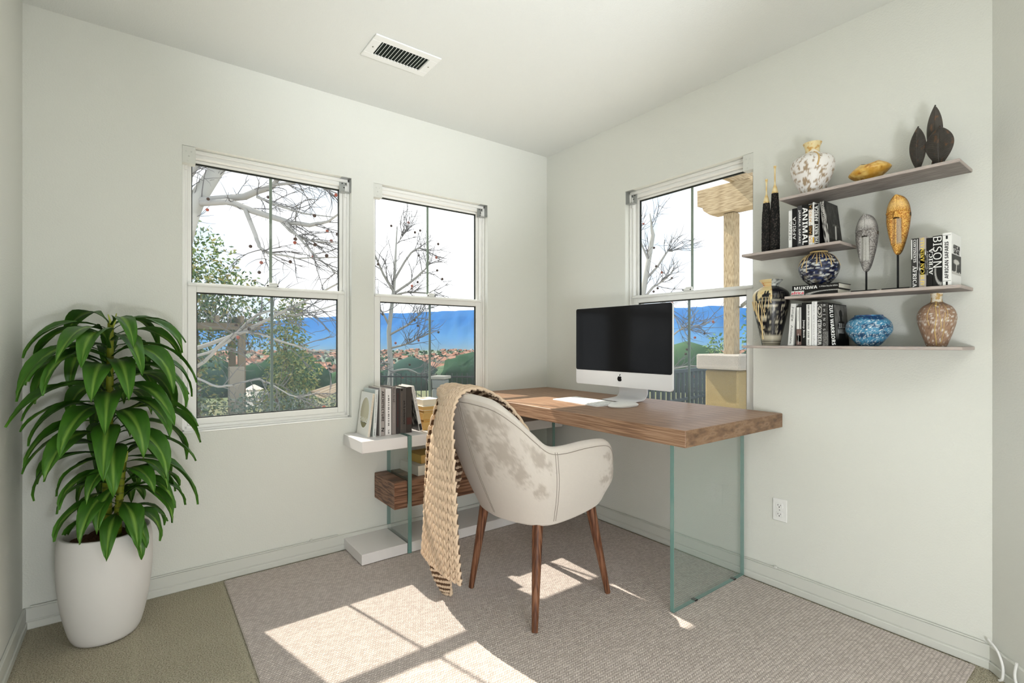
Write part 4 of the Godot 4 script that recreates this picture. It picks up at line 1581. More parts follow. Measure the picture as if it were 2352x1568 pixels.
func carved_leaf(called: String, label: String, at: Vector3, hgt: float, wid: float, peak: float, smooth_top: float, foot: float) -> void:
	var t := thing(called, label, "sculpture", at, Basis(Vector3.UP, -PI / 2), "dark carved leaf sculptures on the highest shelf")
	var outline := func(w: float) -> float:
		var k := w
		var s: float = pow(maxf(sin(pow(k, peak) * PI), 0.0), 0.72) if k > 0.0 else 0.0
		return wid * 0.5 * maxf(s, (1.0 - smoothstep(0.0, 0.35, k)) * foot) * (1.0 if k < 0.985 else (1.0 - k) / 0.015)
	var f := func(u: float, w: float, side: float) -> Vector3:
		var x := (u - 0.5) * 2.0
		var hw: float = outline.call(w)
		var th := 0.0075 * (1.0 - x * x * 0.75) + 0.002
		var groove := 0.0011 * sin((w * hgt * 1000.0 - absf(x) * 11.0) * 1.55) * smoothstep(0.03, 0.15, absf(x)) * (1.0 - smoothstep(smooth_top, smooth_top + 0.12, w + (1.0 - absf(x)) * 0.12))
		groove -= 0.0022 * (1.0 - smoothstep(0.0, 0.05, absf(x)))
		if side < 0:
			groove = 0.0
		var edge_fade := 1.0 - pow(absf(x), 8.0)
		return Vector3(x * hw, w * hgt, side * (th * edge_fade + groove * edge_fade) + 0.006 * sin(w * 3.0))
	var colf := func(u: float, w: float) -> Color:
		var x := (u - 0.5) * 2.0
		var p := Vector3(x * wid, w * hgt, 0)
		var g := sin((w * hgt * 1000.0 - absf(x) * 11.0) * 1.55)
		var c := lin(66, 62, 58).lerp(lin(84, 78, 72), nz(p, 40.0) * 0.5 + 0.5)
		c = c.lerp(lin(128, 92, 64), 0.8 * smoothstep(0.1, 0.5, nz(p + Vector3(at.z * 9.0, 0, 0), 22.0) - 0.4 * absf(absf(x) - 0.45)))
		return c.darkened(0.35 * smoothstep(0.2, -0.8, g) * (1.0 - smoothstep(smooth_top, smooth_top + 0.12, w + (1.0 - absf(x)) * 0.12)))
	var b := MB.new()
	b.surf(44, 220, func(u, w): return f.call(u, w, 1.0), false, false, colf)
	b.surf(20, 60, func(u, w): return f.call(u, w, -1.0), false, true, func(u, w): return lin(50, 46, 44))
	part("leaf_blade", b, vmat(0.5, 0.4), t)
	b = MB.new()
	b.surf(10, 6, func(u, w):
		var a: float = -u * TAU
		var ph: float = (w - 0.5) * PI
		return Vector3(cos(a) * cos(ph), sin(ph) * 1.2, sin(a) * cos(ph)) * 0.0026 + Vector3(0, hgt + 0.001, 0.006 * sin(3.0)), true)
	part("tip", b, M.black, t)


func leaf_carvings() -> void:
	carved_leaf("leaf_carving", "dark carved wooden leaf, smallest of three, ribbed up to its pointed tip", Vector3(-0.118, 1.7692, 2.199), 0.162, 0.050, 1.12, 0.9, 0.5)
	carved_leaf("leaf_carving", "dark carved wooden leaf, tallest of three, smooth towards the top", Vector3(-0.085, 1.7692, 2.240), 0.234, 0.047, 1.35, 0.42, 0.6)
	carved_leaf("leaf_carving", "broad dark carved wooden leaf standing in front of the tallest one", Vector3(-0.126, 1.7692, 2.262), 0.140, 0.080, 1.18, 1.2, 0.45)


func mask(label: String, at: Vector3, rod: float, amber: bool) -> void:
	var t := thing("carved_mask", label, "mask", at, Basis(Vector3.UP, -PI / 2))
	var b := MB.new()
	b.box(Vector3(0, 0.004, -0.004), Vector3(0.086, 0.008, 0.075), 0.0012)
	part("base", b, M.black, t)
	b = MB.new()
	b.box(Vector3(0, rod * 0.5 + 0.01, 0), Vector3(0.006, rod, 0.006), 0.001)
	part("rod", b, M.black, t)
	var H := 0.226
	var W := 0.079
	var halfw := func(k: float) -> float:
		# k 0 at the chin, 1 at the crown
		var low := 0.60 + 0.40 * smoothstep(0.0, 0.72, k)
		var r: float = pow(maxf(1.0 - pow(absf(k - 0.5) * 2.0, 3.2 if k > 0.5 else 2.6), 0.0), 0.5)
		return W * 0.5 * low * r
	var relief := func(x: float, k: float, ax: float) -> float:
		# x in metres from the middle line
		var z := 0.030 * pow(maxf(1.0 - ax * ax, 0.0), 0.55)
		var axm := absf(x)
		# forehead ridge
		if k > 0.70:
			z += 0.0016 * (1.0 - smoothstep(0.0, 0.004, axm)) * -1.0
			z += 0.002 * smoothstep(0.70, 0.74, k)
		# brow arch and sunk eyes
		var brow := 0.715 - 0.9 * axm + 22.0 * axm * axm - 0.0
		brow = 0.700 + 0.028 * sin(clampf(axm / 0.040, 0.0, 1.0) * PI)
		z += 0.0035 * exp(-pow((k - brow) / 0.012, 2))
		z -= 0.0050 * smoothstep(0.004, 0.010, axm) * (1.0 - smoothstep(0.036, 0.044, axm)) * smoothstep(0.60, 0.64, k) * (1.0 - smoothstep(brow - 0.012, brow, k))
		z += 0.0036 * exp(-pow((axm - 0.021) / 0.010, 2) - pow((k - 0.664) / 0.012, 2))
		z -= 0.0022 * exp(-pow((axm - 0.021) / 0.010, 2) - pow((k - 0.664) / 0.004, 2))
		# nose
		var nw := lerpf(0.0095, 0.0045, smoothstep(0.61, 0.72, k))
		z += 0.0095 * smoothstep(0.608, 0.616, k) * (1.0 - smoothstep(0.70, 0.74, k)) * (1.0 - smoothstep(nw * 0.4, nw, axm))
		# long hollow down the face with a raised central rib and cheek edges
		var hol := smoothstep(0.12, 0.20, k) * (1.0 - smoothstep(0.58, 0.63, k))
		z -= 0.0062 * hol * smoothstep(0.003, 0.006, axm) * (1.0 - smoothstep(0.013, 0.019, axm))
		# lip flare at the bottom of the hollow
		z += 0.003 * exp(-pow((k - 0.175 - 30.0 * x * x) / 0.012, 2)) * (1.0 - smoothstep(0.03, 0.042, axm))
		return z
	var f := func(u: float, w: float) -> Vector3:
		var ax := (u - 0.5) * 2.0
		var hw: float = halfw.call(w)
		var x := ax * hw
		return Vector3(x, rod + w * H, relief.call(x, w, ax) - 0.006)
	b = MB.new()
	b.surf(90, 180, f, false, false, func(u, w):
		var p: Vector3 = f.call(u, w)
		var ax := absf(u - 0.5) * 2.0
		var q := Vector3(p.x * 1.0, p.y * 0.75, 0)
		var k := nz(q, 230.0) + 0.4 * nz(q, 420.0)
		var hol: float = smoothstep(0.14, 0.22, w) * (1.0 - smoothstep(0.58, 0.62, w)) * (1.0 - smoothstep(0.012, 0.018, absf(p.x)))
		var c: Color
		if amber:
			c = lin(176, 104, 30).lerp(lin(240, 196, 104), smoothstep(-0.35, 0.35, k))
			c = c.lerp(lin(236, 200, 130), 0.7 * exp(-pow((w - 0.84) / 0.07, 2)))
			c = c.lerp(lin(168, 160, 148), hol * (0.8 if p.x > 0.002 else 0.15))
			c = c.lerp(lin(96, 52, 16), pow(ax, 7.0) * 0.8)
		else:
			c = lin(112, 108, 106).lerp(lin(176, 172, 168), smoothstep(-0.35, 0.35, k))
			c = c.lerp(lin(198, 196, 192), 0.7 * exp(-pow((w - 0.84) / 0.07, 2)))
			c = c.lerp(lin(190, 190, 184), hol * 0.7)
			c = c.lerp(lin(58, 56, 56), pow(ax, 7.0) * 0.8)
		if w > 0.596 and w < 0.612 and absf(p.x) < 0.0095:
			c = lin(40, 34, 30)
		return c)
	b.surf(30, 60, func(u, w):
		var ax: float = (u - 0.5) * 2.0
		var hw: float = halfw.call(w)
		return Vector3(ax * hw, rod + w * H, -0.006 + 0.016 * pow(maxf(1.0 - ax * ax, 0.0), 0.55)), false, true, func(u, w): return lin(60, 50, 42))
	part("face", b, vmat(0.4, 0.45), t)


func masks() -> void:
	mask("grey carved stone face mask on a thin rod, the lower of two", Vector3(-0.095, 1.3432, 2.030), 0.082, false)
	mask("amber mottled carved face mask on a taller thin rod", Vector3(-0.095, 1.3432, 2.132), 0.134, true)


# ---------------------------------------------------------------- books

func lettering(parent: Node3D, called: String, text: String, xf: Transform3D, w: float, h: float, col: Color, serif := false, bold := false, stretch := true) -> void:
	# text that fills a w x h field centred on xf, reading along its x axis
	var tm := TextMesh.new()
	var f := SystemFont.new()
	f.font_names = PackedStringArray(["Droid Serif" if serif else "Droid Sans"])
	f.font_weight = 700 if bold else 400
	tm.font = f
	tm.text = text
	tm.font_size = 48
	tm.pixel_size = 0.001
	tm.depth = 0.01
	tm.curve_step = 2.0
	var bb := tm.get_aabb()
	if bb.size.x < 1e-5:
		return
	var sx := w / bb.size.x
	var sy := h / bb.size.y
	if not stretch:
		sx = minf(sx, sy)
		sy = sx
	var c := bb.get_center()
	var o := part(called, tm, mat(col, 0.6, 0.2), parent)
	o.transform = xf * Transform3D(Basis.from_scale(Vector3(sx, sy, 0.02)), Vector3(-c.x * sx, -c.y * sy, 0.0))


func print_mat(kind: String, seed_: int) -> StandardMaterial3D:
	var m := mat(Color.WHITE, 0.45, 0.35)
	if kind == "photo":
		m.albedo_texture = noise_tex(0.02, 5, [[0.0, 0.35, 0.5, 0.65, 1.0], [s8(14, 14, 14), s8(46, 45, 44), s8(92, 90, 88), s8(160, 158, 154), s8(220, 218, 214)]], 128, FastNoiseLite.TYPE_SIMPLEX_SMOOTH, seed_)
		return m
	var w := 96
	var h := 192
	var im := Image.create(w, h, false, Image.FORMAT_RGB8)
	for y in h:
		for x in w:
			var u := (x + 0.5) / w
			var v := (y + 0.5) / h
			var g := 0.0
			match kind:
				"figure":
					g = 0.42 + 0.16 * fn.get_noise_2d(u * 3.0, v * 3.0) - 0.5 * smoothstep(0.72, 0.95, v)
					if Vector2((u - 0.5) / 0.13, (v - 0.22) / 0.10).length() < 1.0 or (absf(u - 0.5) < 0.08 and v > 0.22 and v < 0.5) or Vector2((u - 0.5) / 0.30, (v - 0.52) / 0.12).length() < 1.0 or (absf(u - 0.5) < 0.26 and v > 0.5 and v < 0.85):
						g = 0.07
				"tree":
					g = 0.13 + 0.03 * fn.get_noise_2d(u * 8.0, v * 8.0)
					if Vector2((u - 0.5) / 0.30, (v - 0.36) / 0.13).length() < 1.0 + 0.5 * fn.get_noise_2d(u * 14.0, v * 18.0) or (absf(u - 0.5 + 0.1 * (v - 0.5)) < 0.04 and v > 0.4):
						g = 0.82
					if v > 0.86 + 0.1 * fn.get_noise_2d(u * 4.0, 2.0):
						g = 0.78
				"eye":
					var d := Vector2((u - 0.5) / 0.42, (v - 0.42) / 0.30).length()
					g = 0.5 + 0.32 * sin(d * 9.0 + 2.0 * fn.get_noise_2d(u * 3.0, v * 3.0))
					if d < 0.42:
						g = 0.06
					if Vector2(u - 0.38, (v - 0.33) * 2.0).length() < 0.09:
						g = 0.95
				"horn":
					var d := Vector2((u - 0.95) / 0.85, (v - 0.15) / 0.9).length()
					g = 0.12 + 0.75 * smoothstep(0.62, 0.78, d) * (1.0 - smoothstep(0.88, 1.0, d)) * (0.7 + 0.5 * fn.get_noise_2d(u * 9.0, v * 26.0))
				"tusk":
					g = 0.2 + 0.16 * fn.get_noise_2d(u * 5.0, v * 3.0) + 0.1 * fn.get_noise_2d(u * 16.0, v * 9.0)
					var c := 0.62 - 0.3 * (v - 0.55)
					if v > 0.55 and v < 0.95 and absf(u - c) < 0.055:
						g = 0.82
					if v > 0.9:
						g *= 0.4
				"temple":
					g = 0.30 + 0.3 * fn.get_noise_2d(u * 6.0, v * 7.0) + 0.2 * (1.0 if fposmod(u * 5.0, 1.0) > 0.5 else 0.0)
			g = clampf(g, 0.0, 1.0)
			im.set_pixel(x, y, Color(g, g * 0.99, g * 0.97))
	m.albedo_texture = ImageTexture.create_from_image(im)
	return m


func book(label: String, group: String, xf: Transform3D, w: float, h: float, d: float, col: Color, o := {}) -> Node3D:
	# origin at the bottom left of the spine; spine faces local +z, the body goes back to -d
	var t := thing("book", label, "book", xf.origin, xf.basis, group)
	var b := MB.new()
	var th := minf(0.0022, w * 0.2)
	b.span(0, th, 0, h, -d, -0.0005, 0.0005)
	b.span(w - th, w, 0, h, -d, -0.0005, 0.0005)
	b.span(0, w, 0, h, -th, 0.0, minf(0.0016, th))
	var cm := mat(col, o.get("rough", 0.45), 0.35)
	part("cover", b, cm, t)
	b = MB.new()
	b.span(th, w - th, 0.002, h - 0.003, -d + 0.003, -th)
	for i in 4:
		var x := lerpf(th, w - th, (i + 0.5) / 4.0)
		b.span(x - w * 0.03, x + w * 0.03, h - 0.0031, h - 0.0026, -d + 0.003, -th)
	part("pages", b, M.page if not o.has("pages") else o.pages, t)
	var e := 0.0003
	for q in o.get("panels", []):
		# [material or colour, x0, x1, y0, y1 in shares of the spine]
		b = MB.new()
		b.quad(Vector3(q[1] * w, q[3] * h, e), Vector3(q[2] * w, q[3] * h, e), Vector3(q[2] * w, q[4] * h, e), Vector3(q[1] * w, q[4] * h, e))
		var mm: Material = q[0] if q[0] is Material else mat(q[0], 0.45, 0.35)
		for k in b.t.size():
			b.t[k].y = 1.0 - b.t[k].y
		part("printed_panel", b, mm, t)
	for q in o.get("text", []):
		# [text, x centre, y0, y1, height as share of the width, colour, downwards, serif, bold]
		var ln: float = (q[3] - q[2]) * h
		var rot := Basis(Vector3.BACK, -PI / 2 if q[6] else PI / 2)
		lettering(t, "title", q[0], Transform3D(rot, Vector3(q[1] * w, (q[2] + q[3]) * 0.5 * h, 0.0006)), ln, q[4] * w, q[5], q[7], q[8])
	if o.has("face"):
		# print on the right-hand cover (+x) or the left-hand one (-x): [material, side, z0, z1, y0, y1]
		for q in o.face:
			b = MB.new()
			var x: float = w + e if q[1] > 0 else -e
			var za: float = -q[2] * d
			var zb: float = -q[3] * d
			if q[1] > 0:
				b.quad(Vector3(x, q[4] * h, za), Vector3(x, q[4] * h, zb), Vector3(x, q[5] * h, zb), Vector3(x, q[5] * h, za))
			else:
				b.quad(Vector3(x, q[4] * h, zb), Vector3(x, q[4] * h, za), Vector3(x, q[5] * h, za), Vector3(x, q[5] * h, zb))
			for k in b.t.size():
				b.t[k].y = 1.0 - b.t[k].y
			part("cover_print", b, q[0] if q[0] is Material else mat(q[0], 0.5, 0.3), t)
	for q in o.get("face_text", []):
		# on the +x cover, level: [text, z centre share, y centre share, width, height, colour, bold]
		lettering(t, "cover_title", q[0], Transform3D(Basis(Vector3.UP, PI / 2), Vector3(w + 0.0006, q[2] * h, -q[1] * d)), q[3], q[4], q[5], false, q[6])
	return t


func shelf_books() -> void:
	var right := Basis(Vector3.UP, -PI / 2)
	var wh := s8(238, 238, 236)
	var bk := s8(26, 25, 25)
	var put := func(z: float, y: float, lean := 0.0) -> Transform3D:
		return Transform3D(right * Basis(Vector3.BACK, lean), Vector3(-0.165, y, z))
	var g2 := "upright books on the short shelf"
	var Y := 1.5492
	book("thin white book with faint grey capitals reading KENYA", g2, put.call(1.7672, Y), 0.0140, 0.161, 0.125, wh, {"text": [["KENYA", 0.5, 0.22, 0.72, 0.62, s8(150, 150, 150), false, false, false]]})
	book("black book with thin white capitals AFRICA, beside the KENYA book", g2, put.call(1.7815, Y), 0.0196, 0.166, 0.125, bk, {"text": [["AFRICA", 0.5, 0.2, 0.78, 0.62, wh, false, false, false]]})
	book("grey book titled JAMALA SAFARI in white capitals", g2, put.call(1.8022, Y), 0.0184, 0.173, 0.125, s8(74, 74, 76), {"text": [["JAMALA  SAFARI", 0.5, 0.08, 0.9, 0.5, wh, true, false, true]]})
	book("black book with very bold white capitals ANIMAL", g2, put.call(1.8211, Y), 0.0252, 0.174, 0.125, bk, {"text": [["ANIMAL", 0.5, 0.03, 0.93, 0.78, s8(248, 248, 248), true, false, true]]})
	book("white book titled SAFARI of AFRICA with gold letters and dark patches", g2, put.call(1.8467, Y), 0.0158, 0.171, 0.125, wh, {"panels": [[bk, 0, 1, 0.86, 0.99], [bk, 0, 1, 0.24, 0.48]], "text": [["SAFARI", 0.5, 0.06, 0.46, 0.62, s8(206, 160, 96), false, false, false], ["of", 0.5, 0.49, 0.53, 0.3, s8(206, 160, 96), false, true, false], ["AFRICA", 0.5, 0.55, 0.97, 0.62, s8(206, 160, 96), false, false, false]]})
	book("thin white book with a yellow foot between two African titles", g2, put.call(1.8628, Y), 0.0054, 0.176, 0.125, wh, {"panels": [[s8(226, 178, 60), 0, 1, 0.05, 0.18]]})
	book("black book with heavy white capitals THE NEXT AFRICA", g2, put.call(1.8684, Y), 0.0190, 0.166, 0.125, s8(34, 33, 33), {"panels": [[wh, 0.93, 1.0, 0, 1]], "text": [["THE NEXT  AFRICA", 0.46, 0.02, 0.95, 0.66, wh, false, false, true]]})
	var ph := print_mat("tusk", 3)
	book("leaning book with a grey elephant photograph on spine and cover", g2, put.call(1.9080, Y, 0.118), 0.0190, 0.172, 0.130, s8(40, 39, 38), {"panels": [[print_mat("photo", 75), 0, 1, 0, 1]], "face": [[ph, 1, 0, 1, 0, 1]], "text": [["SHAMAN", 0.6, 0.55, 0.97, 0.42, s8(214, 212, 208), false, false, false]], "face_text": [["AFRICA", 0.62, 0.45, 0.06, 0.010, s8(130, 128, 124), false]]})
	# two lying books under the round vase
	var g3 := "lying books under the round vase"
	var lay := func(z: float, y: float) -> Transform3D:
		return Transform3D(right * Basis(Vector3.BACK, -PI / 2), Vector3(-0.166, y, z))
	book("lying book with red africa lettering and a dark photograph on its spine", g3, lay.call(1.7785, 1.3636), 0.0203, 0.1768, 0.125, s8(60, 59, 58), {"panels": [[s8(214, 220, 216), 0, 1, 0.0, 0.29], [print_mat("horn", 76), 0, 1, 0.30, 1.0]], "text": [["africa", 0.42, 0.005, 0.28, 0.62, s8(224, 40, 78), false, false, true], ["GEOGRAPHIC", 0.9, 0.02, 0.27, 0.16, bk, false, false, true]]})
	book("lying black book titled MUKIWA in white brush capitals, directly under the round vase", g3, lay.call(1.7822, 1.3858), 0.0220, 0.1765, 0.125, bk, {"text": [["MUKIWA", 0.52, 0.05, 0.56, 0.58, wh, false, false, true], ["A White Boy in Africa", 0.5, 0.6, 0.98, 0.36, wh, false, true, false]]})
	# upright books at the right end of the mask shelf
	var g4 := "upright books beside the masks"
	Y = 1.3432
	book("dark grey book titled CONTINENTS AFRICA with white strips", g4, put.call(2.1905, Y), 0.0215, 0.177, 0.125, s8(52, 51, 50), {"panels": [[wh, 0.0, 0.13, 0.58, 0.98], [wh, 0.76, 0.84, 0.35, 0.98]], "text": [["CONTINENTS", 0.47, 0.51, 0.97, 0.38, wh, true, true, true], ["AFRICA", 0.46, 0.01, 0.44, 0.5, wh, true, true, true]]})
	book("mottled grey-gold book with yellow capitals AFRICAN ANIMALS", g4, put.call(2.2122, Y), 0.0205, 0.179, 0.125, s8(168, 160, 156), {"panels": [[print_mat("photo", 77), 0.0, 1.0, 0.25, 0.75], [s8(178, 172, 176), 0.25, 0.8, 0.02, 0.98]], "text": [["AFRICAN ANIMALS", 0.5, 0.02, 0.98, 0.5, s8(232, 206, 96), false, true, true]]})
	book("black encyclopedia with AFRICA in white serif capitals", g4, put.call(2.2329, Y), 0.0178, 0.172, 0.125, bk, {"text": [["AFRICA", 0.74, 0.24, 0.78, 0.56, wh, false, true, true], ["New Encyclopedia of", 0.22, 0.24, 0.74, 0.3, s8(200, 200, 198), false, true, false]]})
	book("black book titled BISON above a photograph of a curved horn", g4, put.call(2.2509, Y), 0.0258, 0.176, 0.125, s8(30, 29, 29), {"panels": [[print_mat("horn", 78), 0.03, 0.97, 0.0, 0.36]], "text": [["BISON", 0.5, 0.37, 0.98, 0.9, wh, true, false, false]]})
	book("thick white book titled AFRICAN SAFARIS with a tree picture on its cover", g4, put.call(2.2772, Y), 0.0240, 0.182, 0.130, wh, {"panels": [[bk, 0.38, 0.6, 0.88, 0.945], [bk, 0.38, 0.6, 0.01, 0.075], [bk, 0.05, 0.95, 0.952, 0.957], [bk, 0.05, 0.95, 0.085, 0.09]], "text": [["AFRICAN SAFARIS", 0.47, 0.13, 0.83, 0.42, s8(20, 20, 20), false, false, true]], "face": [[print_mat("tree", 1), 1, 0.02, 0.98, 0.22, 0.6]], "face_text": [["AFRICAN", 0.5, 0.745, 0.085, 0.015, s8(40, 40, 40), true], ["SAFARI", 0.5, 0.655, 0.075, 0.015, s8(40, 40, 40), true]]})
	# upright books on the lowest shelf
	var g5 := "upright books on the lowest shelf"
	Y = 1.1322
	book("leaning pale book titled Jungle Animals in large grey letters", g5, put.call(1.7638, Y + 0.0004, -0.072), 0.0205, 0.180, 0.125, s8(226, 226, 224), {"text": [["Jungle   Animals", 0.5, 0.05, 0.93, 0.5, s8(70, 70, 70), true, false, false]]})
	book("slim book with striped white top and brown foot on its spine", g5, put.call(1.7992, Y), 0.0200, 0.167, 0.125, s8(34, 32, 32), {"panels": [[s8(232, 232, 230), 0.05, 0.62, 0.42, 0.97], [s8(226, 226, 224), 0.74, 0.97, 0.42, 0.97], [s8(120, 98, 92), 0.02, 0.98, 0.02, 0.41], [s8(60, 52, 50), 0.1, 0.9, 0.1, 0.26]], "text": [["Georgia", 0.4, 0.04, 0.3, 0.24, wh, true, true, false], ["safari plains", 0.36, 0.62, 0.9, 0.18, s8(60, 60, 60), true, true, false]]})
	book("black book with a white script title, between pale spines", g5, put.call(1.8203, Y), 0.0165, 0.180, 0.125, bk, {"text": [["Jump Book", 0.5, 0.18, 0.6, 0.5, wh, true, true, true]]})
	book("white book titled THE BEST AFRICAN SAFARI in small black capitals", g5, put.call(1.8381, Y), 0.0190, 0.173, 0.125, wh, {"text": [["THE  BEST  AFRICAN  SAFARI", 0.46, 0.02, 0.98, 0.3, bk, false, true, true]]})
	book("tall white book titled Jungle Animals (Little Library) in pale grey", g5, put.call(1.8590, Y), 0.0198, 0.183, 0.125, s8(240, 240, 240), {"text": [["Jungle Animals (Little Library)", 0.45, 0.01, 0.98, 0.42, s8(168, 168, 166), false, false, false]]})
	book("book titled WEREWORLD under a close-up photograph of an eye", g5, put.call(1.8800, Y), 0.0188, 0.179, 0.125, s8(44, 43, 42), {"panels": [[print_mat("eye", 1), 0.02, 0.98, 0.62, 0.95]], "text": [["WEREWORLD", 0.5, 0.02, 0.6, 0.72, wh, false, true, true]]})
	book("dark book titled RHINOS with spaced white capitals and a stone photograph", g5, put.call(1.8990, Y), 0.0218, 0.174, 0.125, s8(50, 49, 48), {"panels": [[print_mat("temple", 1), 0.02, 0.98, 0.0, 0.34]], "text": [["R  H  I  N  O  S", 0.34, 0.36, 0.97, 0.4, s8(220, 220, 218), true, false, false], ["REMEMBERING", 0.78, 0.36, 0.98, 0.26, s8(110, 108, 106), true, false, false]]})
	book("leaning black book titled ZULU WARRIORS with a dark figure on its cover", g5, put.call(1.9318, Y, 0.066), 0.0190, 0.168, 0.130, s8(20, 20, 20), {"text": [["ZULU WARRIORS", 0.5, 0.02, 0.98, 0.66, s8(246, 246, 246), true, false, true]], "face": [[print_mat("figure", 1), 1, 0.0, 0.98, 0.02, 0.98]], "face_text": [["ZULU", 0.5, 0.48, 0.06, 0.020, s8(200, 204, 204), true], ["WARRIORS", 0.5, 0.345, 0.085, 0.018, s8(170, 172, 172), true]]})


func console_books() -> void:
	var wh := s8(240, 238, 236)
	var g := "upright books on the white console"
	var y := 0.6402
	var put := func(x: float, lean := 0.0, z := 0.190) -> Transform3D:
		return Transform3D(Basis(Vector3.BACK, lean), Vector3(x, y, z))
	# cream book with an oval picture on its left cover
	var im := Image.create(96, 160, false, Image.FORMAT_RGB8)
	for py in 160:
		for px in 96:
			var u := (px + 0.5) / 96.0
			var v := (py + 0.5) / 160.0
			var c := s8(238, 236, 228)
			var d := Vector2((u - 0.5) / 0.36, (v - 0.47) / 0.35).length()
			if d < 1.06:
				c = s8(248, 247, 242)
			if d < 1.0:
				c = s8(182, 174, 146).lerp(s8(206, 200, 172), smoothstep(0.3, 0.7, u + 0.3 * v))
				if v > 0.70:
					c = s8(140, 134, 98)
				if absf(v - 0.695 - 0.02 * (u - 0.5)) < 0.006:
					c = s8(60, 60, 48)
				if v > 0.58 and v < 0.70 and fn.get_noise_2d(u * 16.0, v * 20.0) > 0.16:
					c = s8(240, 240, 232)
			im.set_pixel(px, py, c)
	var pic := mat(Color.WHITE, 0.5, 0.3)
	pic.albedo_texture = ImageTexture.create_from_image(im)
	book("cream book with an oval flower picture on its cover, leaning at the left end", g, put.call(-1.4225, -0.125), 0.0125, 0.234, 0.165, s8(240, 236, 226), {"face": [[pic, -1, 0.0, 1.0, 0.0, 1.0]], "panels": [[s8(226, 216, 200), 0.05, 0.95, 0.01, 0.99]], "text": [["A VEGETABLE STORY", 0.5, 0.4, 0.97, 0.5, s8(190, 176, 150), true, true, false]]})
	book("pale blue-grey book leaning behind the cream one", g, put.call(-1.3940, -0.055), 0.0185, 0.252, 0.165, s8(206, 214, 212), {"panels": [[s8(218, 222, 220), 0.05, 0.95, 0.0, 1.0]], "face": [[s8(186, 196, 192), -1, 0.02, 0.98, 0.02, 0.98], [s8(120, 128, 124), -1, 0.08, 0.4, 0.04, 0.18]], "text": [["Living with Leica in a Wireless World", 0.5, 0.3, 0.9, 0.3, s8(60, 62, 62), true, false, false], ["Campbell", 0.5, 0.03, 0.17, 0.36, s8(60, 62, 62), true, false, true]]})
	book("taupe book titled ARCHITECTURE in black capitals", g, put.call(-1.3560), 0.0300, 0.260, 0.160, s8(168, 160, 156), {"panels": [[s8(192, 194, 192), 0.0, 0.24, 0.0, 1.0]], "text": [["ARCHITECTURE", 0.62, 0.30, 0.93, 0.46, s8(34, 32, 32), true, false, true], ["N", 0.62, 0.09, 0.165, 0.5, s8(24, 24, 24), true, false, true]]})
	book("white book with a small diamond mark at the top of its spine", g, put.call(-1.3225), 0.0335, 0.252, 0.160, s8(236, 232, 230), {"text": [["n 88 0 0 88 n 88 0 0 88", 0.55, 0.2, 0.86, 0.26, s8(70, 66, 64), true, false, true], ["7a 88", 0.55, 0.03, 0.12, 0.26, s8(70, 66, 64), true, false, true]], "panels": []})
	book("taupe-grey book with a Ron Arad title and pale lower lettering".replace("Ron Arad", "two-word"), g, put.call(-1.2880), 0.0265, 0.262, 0.160, s8(140, 132, 129), {"panels": [[s8(86, 82, 80), 0.0, 0.12, 0.0, 1.0]], "text": [["Ron Arad", 0.55, 0.68, 0.97, 0.5, s8(74, 70, 68), true, false, false], ["No Discipline", 0.55, 0.24, 0.62, 0.46, s8(162, 154, 150), true, false, false]]})
	book("narrow charcoal book with dark red lettering, between greys", g, put.call(-1.2605), 0.0225, 0.250, 0.160, s8(58, 53, 52), {"text": [["Construction de A propos", 0.4, 0.15, 0.9, 0.32, s8(96, 48, 44), true, false, true]]})
	book("wide grey-brown book titled arts & architecture", g, put.call(-1.2372), 0.0375, 0.251, 0.160, s8(88, 82, 79), {"text": [["arts & architecture", 0.68, 0.2, 0.72, 0.34, s8(40, 36, 35), true, false, true], ["The complete reprint 1945-1954", 0.24, 0.1, 0.9, 0.2, s8(132, 108, 92), true, false, false]], "panels": [[s8(30, 28, 28), 0.1, 0.42, 0.94, 0.985]]})
	book("very dark brown book with a small red-brown square low on its spine", g, put.call(-1.1988), 0.0320, 0.256, 0.160, s8(70, 64, 61), {"panels": [[s8(82, 50, 46), 0.03, 0.97, 0.18, 0.33]]})
	book("white book tilting left at the right end of the row, photograph on its cover", g, put.call(-1.1180, 0.205), 0.0190, 0.262, 0.165, s8(226, 222, 220), {"panels": [[s8(40, 38, 38), 0.1, 0.9, 0.02, 0.16]], "face": [[print_mat("photo", 81), -1, 0.02, 0.98, 0.0, 0.86]], "text": [["HOUSE  &  HOME", 0.5, 0.45, 0.92, 0.4, s8(150, 144, 140), true, false, false]]})
	# diamond mark
	# lying yellowed books right of the row
	var g2 := "stacked yellowed books on the white console"
	var yel := mat(s8(214, 176, 112), 0.75, 0.2)
	var cream := mat(s8(236, 226, 206), 0.75, 0.2)
	var rows := [
		["ochre page block of a lying book, lowest in the stack on the console", 0.0465, 0.150, 0.115, s8(206, 168, 104), yel, 0.0],
		["lying book with a bright orange cover edge in the console stack", 0.014, 0.146, 0.112, s8(232, 168, 36), yel, 0.03],
		["lying yellowed book above the orange one in the console stack", 0.038, 0.156, 0.118, s8(220, 184, 122), yel, -0.02],
		["lying pale gilt book in the middle of the console stack", 0.014, 0.150, 0.112, s8(206, 190, 140), yel, 0.05],
		["lying cream book with tan pages, second from the top of the console stack", 0.024, 0.165, 0.122, s8(238, 230, 214), yel, 0.0],
		["white book lying on top of the console stack", 0.036, 0.125, 0.110, s8(244, 242, 238), cream, 0.02]]
	var yy := 0.6402
